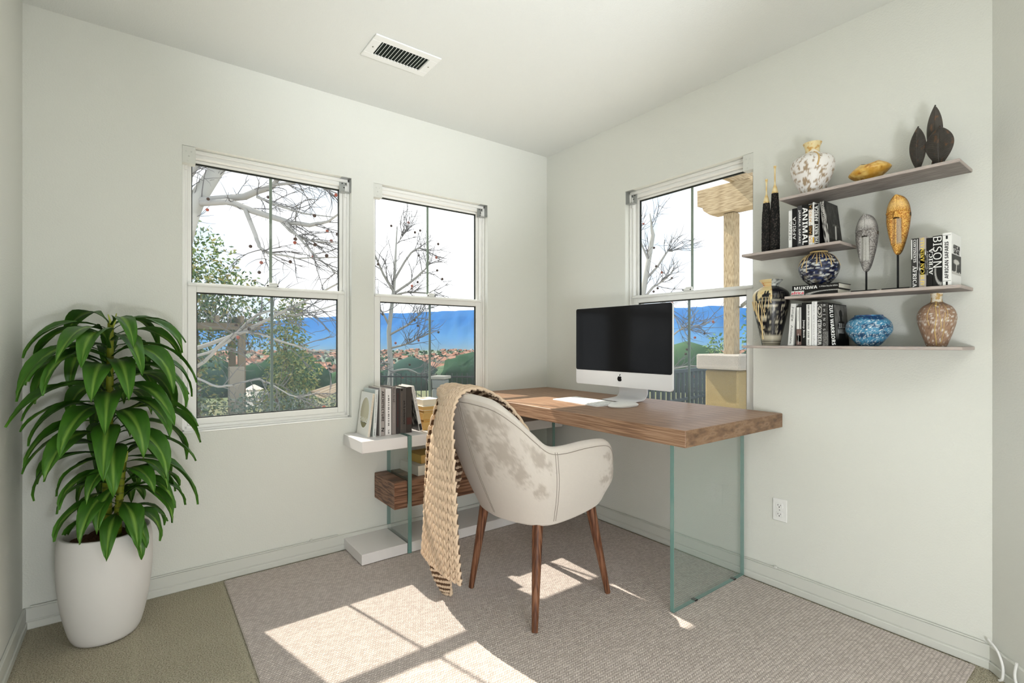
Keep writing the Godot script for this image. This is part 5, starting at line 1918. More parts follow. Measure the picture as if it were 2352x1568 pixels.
	for q in rows:
		var t := thing("lying_book", q[0], "book", Vector3(-1.035, yy, 0.105), Basis(Vector3.UP, q[6]), g2)
		var hh: float = q[1]
		var b := MB.new()
		b.span(-q[3] * 0.5, q[3] * 0.5, 0.0, 0.002, -q[2] * 0.5, q[2] * 0.5, 0.0006)
		b.span(-q[3] * 0.5, q[3] * 0.5, hh - 0.002, hh, -q[2] * 0.5, q[2] * 0.5, 0.0006)
		b.span(q[3] * 0.5 - 0.002, q[3] * 0.5, 0.0, hh, -q[2] * 0.5, q[2] * 0.5, 0.0006)
		part("cover", b, mat(q[4], 0.5, 0.3), t)
		b = MB.new()
		b.span(-q[3] * 0.5 + 0.001, q[3] * 0.5 - 0.002, 0.002, hh - 0.002, -q[2] * 0.5 + 0.001, q[2] * 0.5 - 0.001)
		var lines := 5
		for i in lines:
			var ly := lerpf(0.002, hh - 0.002, (i + 0.5) / lines)
			b.span(-q[3] * 0.5 + 0.0006, q[3] * 0.5 - 0.002, ly - hh * 0.03, ly + hh * 0.03, -q[2] * 0.5 + 0.0006, q[2] * 0.5 - 0.0006)
		part("pages", b, q[5], t)
		if q[1] == 0.036:
			b = MB.new()
			b.box(Vector3(-0.01, hh + 0.0004, -0.02), Vector3(0.045, 0.0006, 0.04), 0.0, Basis(Vector3.UP, 0.4))
			part("cover_print", b, mat(s8(190, 156, 110), 0.6), t)
		yy += hh + 0.0003
	# books lying on the walnut box
	yy = 0.3992
	for q in [["pale book lying on the walnut box inside the console", 0.056, 0.21, 0.16, s8(206, 204, 194), 0.06, -1.075, 0.12, M.page], ["yellowed book lying on the pale one inside the console", 0.048, 0.15, 0.12, s8(206, 176, 104), 0.1, -1.06, 0.115, yel]]:
		var t := thing("lying_book", q[0], "book", Vector3(q[6], yy, q[7]), Basis(Vector3.UP, q[5]), "books lying inside the console")
		var hh: float = q[1]
		var b := MB.new()
		b.span(-q[3] * 0.5, q[3] * 0.5, 0.0, 0.002, -q[2] * 0.5, q[2] * 0.5, 0.0006)
		b.span(-q[3] * 0.5, q[3] * 0.5, hh - 0.002, hh, -q[2] * 0.5, q[2] * 0.5, 0.0006)
		b.span(-q[3] * 0.5, -q[3] * 0.5 + 0.002, 0.0, hh, -q[2] * 0.5, q[2] * 0.5, 0.0006)
		part("cover", b, mat(q[4], 0.6, 0.3), t)
		b = MB.new()
		b.span(-q[3] * 0.5 + 0.002, q[3] * 0.5 - 0.002, 0.002, hh - 0.002, -q[2] * 0.5 + 0.002, q[2] * 0.5 - 0.002)
		part("pages", b, q[8], t)
		yy += hh + 0.0003


# ---------------------------------------------------------------- outside

func ridge(az: float) -> float:
	var t := [[-40.0, 90.0], [8.3, 106.0], [16.0, 152.0], [23.3, 182.0], [32.6, 206.0], [44.0, 204.0], [54.9, 209.0], [59.1, 217.0], [62.7, 200.0], [100.0, 150.0]]
	for i in t.size() - 1:
		if az <= t[i + 1][0]:
			return lerpf(t[i][1], t[i + 1][1], smoothstep(t[i][0], t[i + 1][0], az))
	return 150.0


func ground_height(x: float, z: float) -> float:
	var r := Vector2(x, z).length()
	var az := rad_to_deg(atan2(x, -z))
	var h := -0.32 - 0.75 * smoothstep(6.5, 10.0, r) - 1.6 * smoothstep(11.0, 18.0, r)
	h = lerpf(h, -35.0, smoothstep(16.0, 280.0, r))
	if r > 20.0:
		h += 1.2 * smoothstep(20.0, 300.0, r) * fn.get_noise_2d(x * 0.006, z * 0.006)
	if r > 2150.0:
		var k := clampf((r - 2150.0) / 1050.0, 0.0, 1.3)
		var top := ridge(az) + 5.0 * fn.get_noise_1d(az * 0.55) + 2.0 * fn.get_noise_1d(az * 2.3)
		var spur := 0.16 * fn.get_noise_2d(az * 0.5, r * 0.0016) + 0.05 * fn.get_noise_2d(az * 1.7, r * 0.004)
		h = lerpf(h, top, clampf(pow(minf(k, 1.0), 0.85) + spur * sin(PI * minf(k, 1.0)), 0.0, 1.0))
		if k > 1.0:
			h -= (k - 1.0) * 120.0
	return h


func landscape() -> void:
	var b := MB.new()
	var rings := []
	for i in 131:
		rings.append(6.0 * pow(3500.0 / 6.0, i / 130.0))
	var a0 := deg_to_rad(-35.0)
	var a1 := deg_to_rad(100.0)
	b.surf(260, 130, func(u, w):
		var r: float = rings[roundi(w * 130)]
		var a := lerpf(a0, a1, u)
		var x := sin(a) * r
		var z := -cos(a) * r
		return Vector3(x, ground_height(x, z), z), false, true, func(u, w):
			var r: float = rings[roundi(w * 130)]
			var a := lerpf(a0, a1, u)
			var x := sin(a) * r
			var z := -cos(a) * r
			var n1 := fn.get_noise_2d(x * 0.02, z * 0.02)
			var near := lin(96, 104, 78).lerp(lin(128, 116, 92), 0.5 + 0.5 * fn.get_noise_2d(x * 1.1, z * 1.1))
			var mid := lin(78, 98, 70).lerp(lin(128, 130, 100), 0.5 + 0.5 * n1)
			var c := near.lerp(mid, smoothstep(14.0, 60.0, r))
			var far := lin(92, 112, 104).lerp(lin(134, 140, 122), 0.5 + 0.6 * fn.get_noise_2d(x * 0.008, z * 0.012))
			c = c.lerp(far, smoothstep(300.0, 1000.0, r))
			var hazed_hill := lin(84, 126, 160).lerp(lin(46, 96, 152), smoothstep(2250.0, 2750.0, r))  # distance haze painted into the colour: blue hills, paler at the foot
			hazed_hill = hazed_hill.lerp(lin(64, 112, 164), 0.35 + 0.5 * fn.get_noise_2d(rad_to_deg(a) * 0.9, r * 0.004))
			return c.lerp(hazed_hill, smoothstep(1950.0, 2350.0, r)))
	struct("terrain", b, vmat(0.95, 0.05), "garden slope, valley floor and the hills beyond tinted blue for haze")
	# the valley town and its trees: specks
	var r := RandomNumberGenerator.new()
	r.seed = 77
	var hb := MB.new()
	hb.span(-0.5, 0.5, 0, 0.55, -0.4, 0.4)
	hb.quad(Vector3(-0.56, 0.5, 0.48), Vector3(0.56, 0.5, 0.48), Vector3(0.56, 0.9, 0), Vector3(-0.56, 0.9, 0), lin(226, 196, 184))
	hb.quad(Vector3(0.56, 0.5, -0.48), Vector3(-0.56, 0.5, -0.48), Vector3(-0.56, 0.9, 0), Vector3(0.56, 0.9, 0), lin(226, 196, 184))
	scatter("town_houses", "specks of pale houses with reddish roofs across the valley floor", hb, 1500, r, 520.0, 1950.0, 9.0, 15.0, [lin(186, 166, 152), lin(166, 146, 132), lin(196, 186, 176), lin(160, 132, 118)], 0.15, "houses")
	var tb := MB.new()
	tb.surf(7, 5, func(u, w):
		var a: float = -u * TAU
		var f: float = (w - 0.5) * PI
		var k := 1.0 + 0.25 * sin(u * 31.0 + w * 17.0)
		return Vector3(cos(a) * cos(f) * 0.5 * k, 0.5 + 0.55 * sin(f), sin(a) * cos(f) * 0.5 * k), true)
	scatter("valley_trees", "dark green tree crowns scattered over the valley below the house", tb, 2600, r, 60.0, 1900.0, 5.0, 10.0, [lin(52, 78, 58), lin(70, 96, 66), lin(88, 108, 84), lin(60, 84, 74)], 0.0, "trees")


func scatter(called: String, label: String, mb: MB, n: int, r: RandomNumberGenerator, r0: float, r1: float, s0: float, s1: float, cols: Array, clump: float, cat: String) -> void:
	var mm := MultiMesh.new()
	mm.transform_format = MultiMesh.TRANSFORM_3D
	mm.use_colors = true
	mm.mesh = mb.mesh()
	mm.instance_count = n
	for i in n:
		var x := 0.0
		var z := 0.0
		for k in 12:
			var rad := r0 + (r1 - r0) * pow(r.randf(), 1.0)
			var az := deg_to_rad(r.randf_range(-20.0, 88.0))
			x = sin(az) * rad
			z = -cos(az) * rad
			if clump <= 0.0 or fn.get_noise_2d(x * 0.004, z * 0.004) > -clump:
				break
		var s := r.randf_range(s0, s1)
		mm.set_instance_transform(i, Transform3D(Basis(Vector3.UP, r.randf() * TAU).scaled(Vector3(s, s * 0.75, s)), Vector3(x, ground_height(x, z) - 0.3, z)))
		mm.set_instance_color(i, cols[r.randi() % cols.size()])
	var o := MultiMeshInstance3D.new()
	o.name = called
	o.multimesh = mm
	o.material_override = vmat(0.9, 0.05)
	tag(o, label, cat, "", "stuff")
	add_child(o, true)


func limb(b: MB, pts: Array, r0: float, r1: float, col: Color) -> PackedVector3Array:
	var c := Curve3D.new()
	for q in pts:
		c.add_point(q)
	for i in c.point_count:
		var a := c.get_point_position(maxi(i - 1, 0))
		var e := c.get_point_position(mini(i + 1, c.point_count - 1))
		c.set_point_in(i, (a - e) * 0.16)
		c.set_point_out(i, (e - a) * 0.16)
	var p := c.tessellate(3, 4)
	for i in range(1, p.size() - 1):
		p[i] += Vector3(fn.get_noise_3dv(p[i] * 4.0), fn.get_noise_3dv(p[i] * 4.0 + Vector3(7, 7, 7)), fn.get_noise_3dv(p[i] * 4.0 + Vector3(3, 9, 1))) * 0.03
	b.tube(p, r0, r1, 8, true, col)
	return p


func twigs(b: MB, path: PackedVector3Array, n: int, ln: float, rad: float, r: RandomNumberGenerator, col: Color, sag: float, depth := 2) -> void:
	for i in n:
		var k := r.randf_range(0.12, 1.0)
		var at := int(k * (path.size() - 2))
		var p := path[at].lerp(path[at + 1], r.randf())
		var d := (path[at + 1] - path[at]).normalized()
		d = (d * 0.75 + Vector3(r.randfn(), r.randfn(), r.randfn()) * 0.42).normalized()
		var pts := PackedVector3Array([p])
		var seg := ln * r.randf_range(0.6, 1.3) / 5.0
		for j in 5:
			d = (d + Vector3(r.randfn(), r.randfn() * 0.8 - sag, r.randfn()) * 0.17).normalized()
			p += d * seg
			pts.append(p)
		b.tube(pts, rad, rad * 0.4, 4, false, col)
		if depth > 1:
			twigs(b, pts, 4, ln * 0.5, rad * 0.6, r, col, sag, depth - 1)


func bare_tree(called: String, label: String, base: Vector3, limbs: Array, seed_: int, pale: Color, dark: Color, per: int, ln: float, rad: float, sag: float) -> void:
	var t := thing(called, label, "tree", base)
	var r := RandomNumberGenerator.new()
	r.seed = seed_
	var bark := vmat(0.9, 0.1)
	var tw := MB.new()
	var dots := MB.new()
	for i in limbs.size():
		var pts := []
		for q in limbs[i][0]:
			pts.append((q as Vector3) - base)
		var b := MB.new()
		var p := limb(b, pts, limbs[i][1], limbs[i][2], pale.lerp(dark, 0.15 if i == 0 else 0.4))
		part("trunk" if i == 0 else "branch", b, bark, t)
		twigs(tw, p, per if i > 0 else per / 2, ln, rad, r, dark, sag)
		for k in 3:
			var c := p[r.randi_range(1, p.size() - 1)] + Vector3(r.randfn(), r.randfn() - 0.6, r.randfn()) * ln * 0.3
			var s := rad * 3.2
			dots.surf(6, 4, func(u, w):
				var a: float = -u * TAU
				var f: float = (w - 0.5) * PI
				return c + Vector3(cos(a) * cos(f), sin(f), sin(a) * cos(f)) * s, true, false, func(u, w): return lin(70, 56, 52) if k > 0 else lin(150, 84, 70))
	var o := part("twigs", tw, bark, t)
	o.set_meta("kind", "stuff")
	o = part("seed_balls", dots, bark, t)
	o.set_meta("kind", "stuff")


func leafy(called: String, label: String, cat: String, base: Vector3, clumps: Array, n: int, leaf: float, seed_: int, cols: Array, trunk: Array, group := "") -> void:
	# clumps: [centre relative to base, radii]
	var t := thing(called, label, cat, base, Basis.IDENTITY, group)
	var r := RandomNumberGenerator.new()
	r.seed = seed_
	if trunk.size():
		var b := MB.new()
		for q in trunk:
			limb(b, q[0], q[1], q[2], lin(110, 96, 80))
		part("trunk", b, vmat(0.9, 0.1), t)
	var b := MB.new()
	var total := 0.0
	for c in clumps:
		total += c[1].x * c[1].y
	for c in clumps:
		var m := int(n * c[1].x * c[1].y / total)
		for i in m:
			var d := Vector3(r.randfn(), r.randfn(), r.randfn()).normalized()
			var p: Vector3 = c[0] + d * c[1] * pow(r.randf(), 0.45) * (1.0 + 0.22 * fn.get_noise_3dv(d * 2.5 + c[0]))
			var ax := (d + Vector3(r.randfn(), r.randfn() - 0.5, r.randfn()) * 0.8).normalized()
			var sd := ax.cross(Vector3(r.randfn(), r.randfn(), r.randfn())).normalized()
			var s := leaf * r.randf_range(0.7, 1.3)
			var col: Color = cols[r.randi() % cols.size()]
			b.quad(p, p + ax * s * 0.5 + sd * s * 0.22, p + ax * s, p + ax * s * 0.5 - sd * s * 0.22, col)
	var lm := vmat(0.6, 0.25)
	lm.backlight_enabled = true
	lm.backlight = Color(0.3, 0.34, 0.16)
	var o := part("foliage", b, lm, t)
	o.set_meta("kind", "stuff")


func garden() -> void:
	var b := MB.new()
	# unseen concrete terrace round the house corner, made pale to bounce sunlight indoors
	for q in [[-7.0, 5.2, -5.4, -0.15], [0.15, 5.2, -0.15, 6.0]]:
		b.span(q[0], q[1], -0.4, -0.22, q[2], q[3])
	struct("patio", b, mat(s8(206, 200, 188), 0.85, 0.2), "unseen concrete terrace outside, made pale to bounce sunlight indoors")
	pergola()
	# bare sycamore outside the wide window
	var pale := lin(170, 170, 164)
	var dark := lin(106, 104, 104)
	bare_tree("bare_sycamore", "large bare sycamore reaching across the wide left window", Vector3(-2.35, -0.5, -5.2), [
		[[Vector3(-2.35, -0.5, -5.2), Vector3(-2.25, 1.0, -4.95), Vector3(-2.06, 1.93, -4.76), Vector3(-1.92, 2.61, -4.78), Vector3(-1.79, 2.98, -4.81), Vector3(-1.55, 3.46, -4.87), Vector3(-1.30, 4.0, -5.05)], 0.17, 0.085],
		[[Vector3(-1.85, 2.85, -4.82), Vector3(-1.89, 3.16, -4.75), Vector3(-1.79, 3.47, -4.68), Vector3(-1.70, 3.8, -4.63)], 0.05, 0.03],
		[[Vector3(-1.82, 2.96, -4.83), Vector3(-1.59, 2.95, -4.53), Vector3(-1.34, 2.97, -4.22), Vector3(-1.10, 3.07, -3.91), Vector3(-0.96, 3.26, -3.68)], 0.05, 0.022],
		[[Vector3(-1.10, 3.07, -3.91), Vector3(-0.87, 3.07, -3.61), Vector3(-0.65, 2.99, -3.32), Vector3(-0.50, 2.86, -3.08)], 0.02, 0.007],
		[[Vector3(-1.80, 2.93, -4.81), Vector3(-1.52, 2.89, -4.35), Vector3(-1.29, 2.73, -3.93), Vector3(-1.06, 2.60, -3.63), Vector3(-0.92, 2.53, -3.40), Vector3(-0.69, 2.52, -3.10), Vector3(-0.50, 2.66, -2.82)], 0.042, 0.009],
		[[Vector3(-1.36, 2.74, -3.98), Vector3(-1.29, 2.41, -3.80), Vector3(-1.25, 2.24, -3.64), Vector3(-1.15, 2.15, -3.44), Vector3(-0.89, 2.09, -3.13), Vector3(-0.55, 2.10, -2.86)], 0.026, 0.007],
		[[Vector3(-1.06, 2.60, -3.63), Vector3(-0.92, 2.39, -3.40), Vector3(-0.79, 2.30, -3.17), Vector3(-0.54, 2.25, -2.86)], 0.018, 0.006],
		[[Vector3(-1.23, 2.93, -4.01), Vector3(-1.04, 2.80, -3.74), Vector3(-0.81, 2.67, -3.44), Vector3(-0.58, 2.60, -3.12)], 0.018, 0.006],
		[[Vector3(-1.02, 2.55, -3.48), Vector3(-0.91, 2.32, -3.26), Vector3(-0.74, 2.05, -3.01), Vector3(-0.52, 1.84, -2.84)], 0.016, 0.005],
		[[Vector3(-2.10, 0.95, -4.92), Vector3(-1.71, 1.12, -4.24), Vector3(-1.41, 1.27, -3.77), Vector3(-1.13, 1.46, -3.31), Vector3(-0.92, 1.60, -3.02), Vector3(-0.59, 1.83, -2.63)], 0.03, 0.009],
		[[Vector3(-2.10, 0.60, -4.92), Vector3(-1.76, 0.91, -4.28), Vector3(-1.49, 1.25, -3.83), Vector3(-1.13, 1.17, -3.31), Vector3(-0.84, 1.05, -2.96), Vector3(-0.60, 1.07, -2.65)], 0.022, 0.006],
		[[Vector3(-1.97, 0.91, -4.43), Vector3(-1.64, 1.07, -4.07), Vector3(-1.27, 1.47, -3.53), Vector3(-0.93, 1.45, -3.16), Vector3(-0.62, 1.57, -2.79)], 0.018, 0.006],
		[[Vector3(-1.92, 0.75, -4.5), Vector3(-1.62, 0.62, -3.9), Vector3(-1.30, 0.72, -3.4), Vector3(-1.05, 0.55, -3.0), Vector3(-0.85, 0.62, -2.7)], 0.014, 0.004]], 21, pale, dark, 11, 0.5, 0.0065, 0.25)
	bare_tree("bare_tree", "slim bare tree seen through the window above the console", Vector3(2.80, -1.6, -9.6), [
		[[Vector3(2.80, -1.6, -9.6), Vector3(2.84, -0.86, -9.58), Vector3(2.88, 0.40, -9.55), Vector3(2.84, 1.42, -9.58), Vector3(2.95, 2.57, -9.49), Vector3(2.99, 3.36, -9.47), Vector3(3.06, 4.19, -9.54)], 0.10, 0.014],
		[[Vector3(2.95, 2.45, -9.49), Vector3(2.65, 2.88, -9.47), Vector3(2.41, 3.30, -9.40), Vector3(2.26, 3.61, -9.39)], 0.04, 0.012],
		[[Vector3(2.97, 2.79, -9.48), Vector3(3.18, 3.25, -9.32), Vector3(3.45, 3.59, -9.12), Vector3(3.68, 3.48, -8.94)], 0.03, 0.008],
		[[Vector3(2.93, 2.39, -9.51), Vector3(3.36, 2.70, -9.44), Vector3(3.73, 3.07, -9.28), Vector3(3.92, 3.43, -9.27)], 0.036, 0.008],
		[[Vector3(2.91, 2.34, -9.53), Vector3(3.18, 2.43, -9.07), Vector3(3.54, 2.40, -8.67), Vector3(3.72, 2.58, -8.42)], 0.03, 0.008],
		[[Vector3(2.84, 1.31, -9.58), Vector3(3.10, 1.53, -9.14), Vector3(3.32, 1.81, -8.84), Vector3(3.41, 2.08, -8.65)], 0.03, 0.008],
		[[Vector3(2.87, 0.97, -9.56), Vector3(3.14, 1.08, -9.23), Vector3(3.41, 1.25, -8.90), Vector3(3.72, 1.42, -8.66)], 0.03, 0.008],
		[[Vector3(2.84, 1.60, -9.58), Vector3(2.69, 1.87, -9.57), Vector3(2.58, 2.01, -9.65), Vector3(2.38, 2.09, -9.68)], 0.03, 0.008],
		[[Vector3(2.87, 0.55, -9.55), Vector3(2.62, 0.62, -9.4), Vector3(2.42, 0.5, -9.3), Vector3(2.2, 0.62, -9.3)], 0.026, 0.008],
		[[Vector3(2.87, 0.35, -9.55), Vector3(3.2, 0.42, -9.2), Vector3(3.5, 0.3, -9.0), Vector3(3.8, 0.42, -8.9)], 0.026, 0.008],
		[[Vector3(3.02, 3.71, -9.45), Vector3(3.14, 3.93, -9.36), Vector3(3.23, 4.11, -9.29), Vector3(3.27, 4.22, -9.25)], 0.014, 0.006]], 22, pale, dark, 12, 0.75, 0.011, -0.28)
	bare_tree("bare_tree", "bare tree seen through the window behind the monitor", Vector3(5.02, -1.4, -3.55), [
		[[Vector3(5.02, -1.4, -3.55), Vector3(5.08, -0.65, -3.51), Vector3(5.18, 0.85, -3.44), Vector3(5.31, 1.93, -3.34), Vector3(5.41, 2.68, -3.26), Vector3(5.47, 3.19, -3.22), Vector3(5.43, 3.60, -3.25)], 0.09, 0.010],
		[[Vector3(5.31, 1.93, -3.34), Vector3(5.40, 2.17, -3.15), Vector3(5.51, 2.33, -2.94), Vector3(5.61, 2.64, -2.74)], 0.024, 0.006],
		[[Vector3(5.38, 2.35, -3.29), Vector3(5.55, 2.60, -3.16), Vector3(5.68, 2.85, -3.06), Vector3(5.78, 2.89, -2.99)], 0.022, 0.006],
		[[Vector3(5.41, 2.68, -3.26), Vector3(5.31, 3.02, -3.34), Vector3(5.27, 3.35, -3.37), Vector3(5.25, 3.60, -3.38)], 0.02, 0.006],
		[[Vector3(5.2, 1.0, -3.3), Vector3(5.26, 1.02, -3.25), Vector3(5.61, 1.26, -2.87), Vector3(5.71, 1.47, -2.66), Vector3(5.82, 1.73, -2.46)], 0.026, 0.007],
		[[Vector3(5.61, 1.26, -2.87), Vector3(5.71, 1.42, -2.66), Vector3(5.85, 1.46, -2.43), Vector3(5.95, 1.54, -2.23)], 0.016, 0.005],
		[[Vector3(5.3, 2.0, -3.0), Vector3(5.42, 1.83, -2.88), Vector3(5.55, 1.59, -2.78), Vector3(5.68, 1.34, -2.68), Vector3(5.78, 1.10, -2.61)], 0.012, 0.005],
		[[Vector3(5.15, 0.5, -3.4), Vector3(5.5, 0.62, -2.95), Vector3(5.8, 0.7, -2.6), Vector3(6.1, 0.66, -2.3)], 0.016, 0.005]], 23, pale, dark, 11, 0.55, 0.0075, -0.25)
	# evergreen trees and shrubs
	var greens := [lin(92, 118, 70), lin(70, 98, 62), lin(114, 134, 84), lin(60, 84, 60), lin(136, 146, 92), lin(150, 140, 88)]
	leafy("evergreen_tree", "dense grey-green evergreen filling the lower left of the wide window", "tree", Vector3(-1.6, -1.2, -7.9), [[Vector3(0.0, 3.6, 0.0), Vector3(0.75, 0.9, 0.7)], [Vector3(0.5, 3.1, 0.25), Vector3(0.75, 0.6, 0.6)], [Vector3(-0.2, 2.4, 0.1), Vector3(0.75, 0.9, 0.7)], [Vector3(-0.7, 3.3, 0.0), Vector3(0.8, 1.2, 0.7)], [Vector3(0.75, 2.55, 0.2), Vector3(0.5, 0.4, 0.4)], [Vector3(-0.5, 1.4, 0.2), Vector3(0.9, 0.9, 0.6)]], 11000, 0.085, 51, greens, [[[Vector3(0, 0, 0), Vector3(0.05, 1.5, 0), Vector3(0, 3.4, 0)], 0.1, 0.04]])
	leafy("evergreen_tree", "smaller yellow-green tree behind the middle of the wide window", "tree", Vector3(0.1, -1.3, -8.6), [[Vector3(0.0, 2.5, 0.0), Vector3(0.42, 0.75, 0.4)], [Vector3(0.15, 1.75, 0.1), Vector3(0.55, 0.6, 0.45)], [Vector3(0.15, 3.15, 0.0), Vector3(0.25, 0.35, 0.25)], [Vector3(0.0, 1.2, 0.1), Vector3(0.6, 0.5, 0.5)]], 4200, 0.085, 52, [lin(128, 142, 82), lin(106, 128, 76), lin(150, 150, 86), lin(80, 108, 66), lin(166, 160, 96)], [[[Vector3(0, 0, 0), Vector3(0.02, 1.2, 0), Vector3(0, 2.6, 0)], 0.07, 0.03]])
	var br := [lin(104, 134, 84), lin(130, 152, 100), lin(84, 112, 74)]
	leafy("shrub", "bright green treetop left of the pergola post", "tree", Vector3(4.15, -0.9, -1.1), [[Vector3(0.0, 1.9, 0.0), Vector3(0.16, 0.26, 0.2)], [Vector3(0.02, 1.55, 0.0), Vector3(0.24, 0.3, 0.25)], [Vector3(0.0, 1.0, 0.0), Vector3(0.3, 0.5, 0.3)]], 1500, 0.06, 53, br, [[[Vector3(0, 0, 0), Vector3(0, 1.0, 0), Vector3(0, 1.8, 0)], 0.03, 0.01]])
	leafy("shrub", "bright green treetop right of the pergola post", "tree", Vector3(4.55, -0.9, -0.72), [[Vector3(0.0, 2.2, 0.0), Vector3(0.22, 0.5, 0.22)], [Vector3(0.05, 1.6, 0.0), Vector3(0.3, 0.35, 0.3)], [Vector3(0.0, 1.0, 0.0), Vector3(0.3, 0.5, 0.3)]], 1500, 0.06, 54, br, [[[Vector3(0, 0, 0), Vector3(0, 1.0, 0), Vector3(0, 2.0, 0)], 0.03, 0.01]])
	var gr := [lin(110, 124, 112), lin(88, 104, 96), lin(128, 134, 122), lin(96, 108, 84)]
	var k := 0
	for q in [[-2.0, -6.6, 0.7], [-0.9, -6.4, 0.6], [0.0, -6.9, 0.55], [0.9, -6.6, 0.6], [1.7, -7.4, 0.6], [-1.4, -8.6, 0.9], [1.3, -9.6, 0.8], [2.3, -10.6, 0.8], [3.6, -10.4, 0.8], [3.0, -7.6, 0.45], [6.2, -2.4, 0.8], [6.8, -1.4, 0.8], [5.6, -4.4, 0.8]]:
		leafy("garden_shrub", "low grey-green shrub on the garden slope", "shrub", Vector3(q[0], ground_height(q[0], q[1]), q[1]), [[Vector3(0, q[2] * 0.5, 0), Vector3(q[2] * 0.8, q[2] * 0.6, q[2] * 0.7)]], 700, 0.075, 60 + k, gr, [], "low shrubs on the garden slope")
		k += 1
	yard()


func pergola() -> void:
	var wood_m := mat(Color.WHITE, 0.85, 0.2)
	wood_m.albedo_texture = noise_tex(0.02, 5, [[0.0, 0.4, 0.55, 1.0], [s8(118, 102, 80), s8(158, 142, 114), s8(172, 156, 128), s8(192, 178, 150)]], 512, FastNoiseLite.TYPE_SIMPLEX_SMOOTH, 71)
	tri_map(wood_m, Vector3(8, 1.2, 8))
	var beam_m := wood_m.duplicate()
	beam_m.uv1_scale = Vector3(8, 9, 0.7)
	var raft_m := wood_m.duplicate()
	raft_m.uv1_scale = Vector3(0.7, 9, 8)
	var stucco := mat(s8(184, 164, 118), 0.95, 0.1)
	stucco.heightmap_enabled = true
	stucco.heightmap_texture = noise_tex(0.09, 3, null, 512, FastNoiseLite.TYPE_SIMPLEX_SMOOTH, 72)
	stucco.heightmap_scale = 1.2
	tri_map(stucco, Vector3(3, 3, 3))
	var cap_m := stucco.duplicate()
	cap_m.albedo_color = s8(196, 190, 180)
	var t := thing("pergola", "weathered timber pergola on a stucco pillar outside the right window", "pergola", Vector3(1.98, -0.22, 0.315))
	var b := MB.new()
	b.box(Vector3(0, 0.555, 0), Vector3(0.36, 1.11, 0.32), 0.015)
	part("pillar", b, stucco, t)
	b = MB.new()
	b.box(Vector3(-0.005, 1.187, 0), Vector3(0.48, 0.135, 0.42), 0.012)
	part("pillar_cap", b, cap_m, t)
	b = MB.new()
	b.box(Vector3(0, 1.90, 0), Vector3(0.102, 1.30, 0.102), 0.004)
	part("post", b, wood_m, t)
	# beam with a notched end, running past the post towards the street side
	b = MB.new()
	var poly := PackedVector2Array([Vector2(-0.29, 2.81), Vector2(-0.29, 2.66), Vector2(-0.24, 2.645), Vector2(-0.225, 2.605), Vector2(-0.16, 2.555), Vector2(3.2, 2.555), Vector2(3.2, 2.81)])
	plate(b, poly, -0.07, 0.07, 0.003, Vector3(-0.03, 0, 0), Basis(Vector3.UP, -PI / 2))
	part("beam", b, beam_m, t)
	for i in 4:
		b = MB.new()
		b.box(Vector3(-0.55, 2.885, 0.06 + i * 0.42), Vector3(2.3, 0.15, 0.045), 0.003)
		part("rafter", b, raft_m, t)
	var c := thing("security_camera", "small grey security camera on the side of the pergola post", "camera", Vector3(2.0, 1.475, 0.372))
	b = MB.new()
	b.box(Vector3(0.0, -0.01, 0.018), Vector3(0.016, 0.016, 0.034), 0.003)
	b.tube(PackedVector3Array([Vector3(0, -0.01, 0.03), Vector3(0.0, 0.012, 0.05)]), 0.006, 0.006, 8)
	part("bracket", b, mat(s8(120, 120, 112), 0.5), c)
	b = MB.new()
	b.tube(PackedVector3Array([Vector3(0.02, 0.004, 0.022), Vector3(-0.02, 0.03, 0.088)]), 0.017, 0.019, 12)
	part("housing", b, mat(s8(150, 150, 140), 0.5), c)
	# dark railing on a low stucco wall beyond the pillar
	t = thing("balcony_railing", "dark slatted railing with square balusters beyond the monitor", "railing", Vector3(2.0, 0, -0.83), Basis(Vector3.UP, 0.1501))
	var rail_m := mat(s8(64, 72, 76), 0.6, 0.3)
	b = MB.new()
	b.box(Vector3(1.05, 0.775, 0), Vector3(2.12, 0.045, 0.05), 0.004)
	part("top_rail", b, rail_m, t)
	b = MB.new()
	b.box(Vector3(1.05, 0.41, 0), Vector3(2.12, 0.035, 0.04), 0.004)
	part("bottom_rail", b, rail_m, t)
	var bm := MB.new()
	bm.box(Vector3.ZERO, Vector3(0.045, 0.55, 0.035), 0.003)
	var shared := bm.mesh()
	for i in 17:
		var o := part("baluster", shared, rail_m, t)
		o.position = Vector3(0.03 + i * 0.13, 0.50, 0)
	b = MB.new()
	b.box(Vector3(0.2, -0.20, -0.06), Vector3(4.4, 0.75, 0.12), 0.01)
	part("base_wall", b, stucco, t)


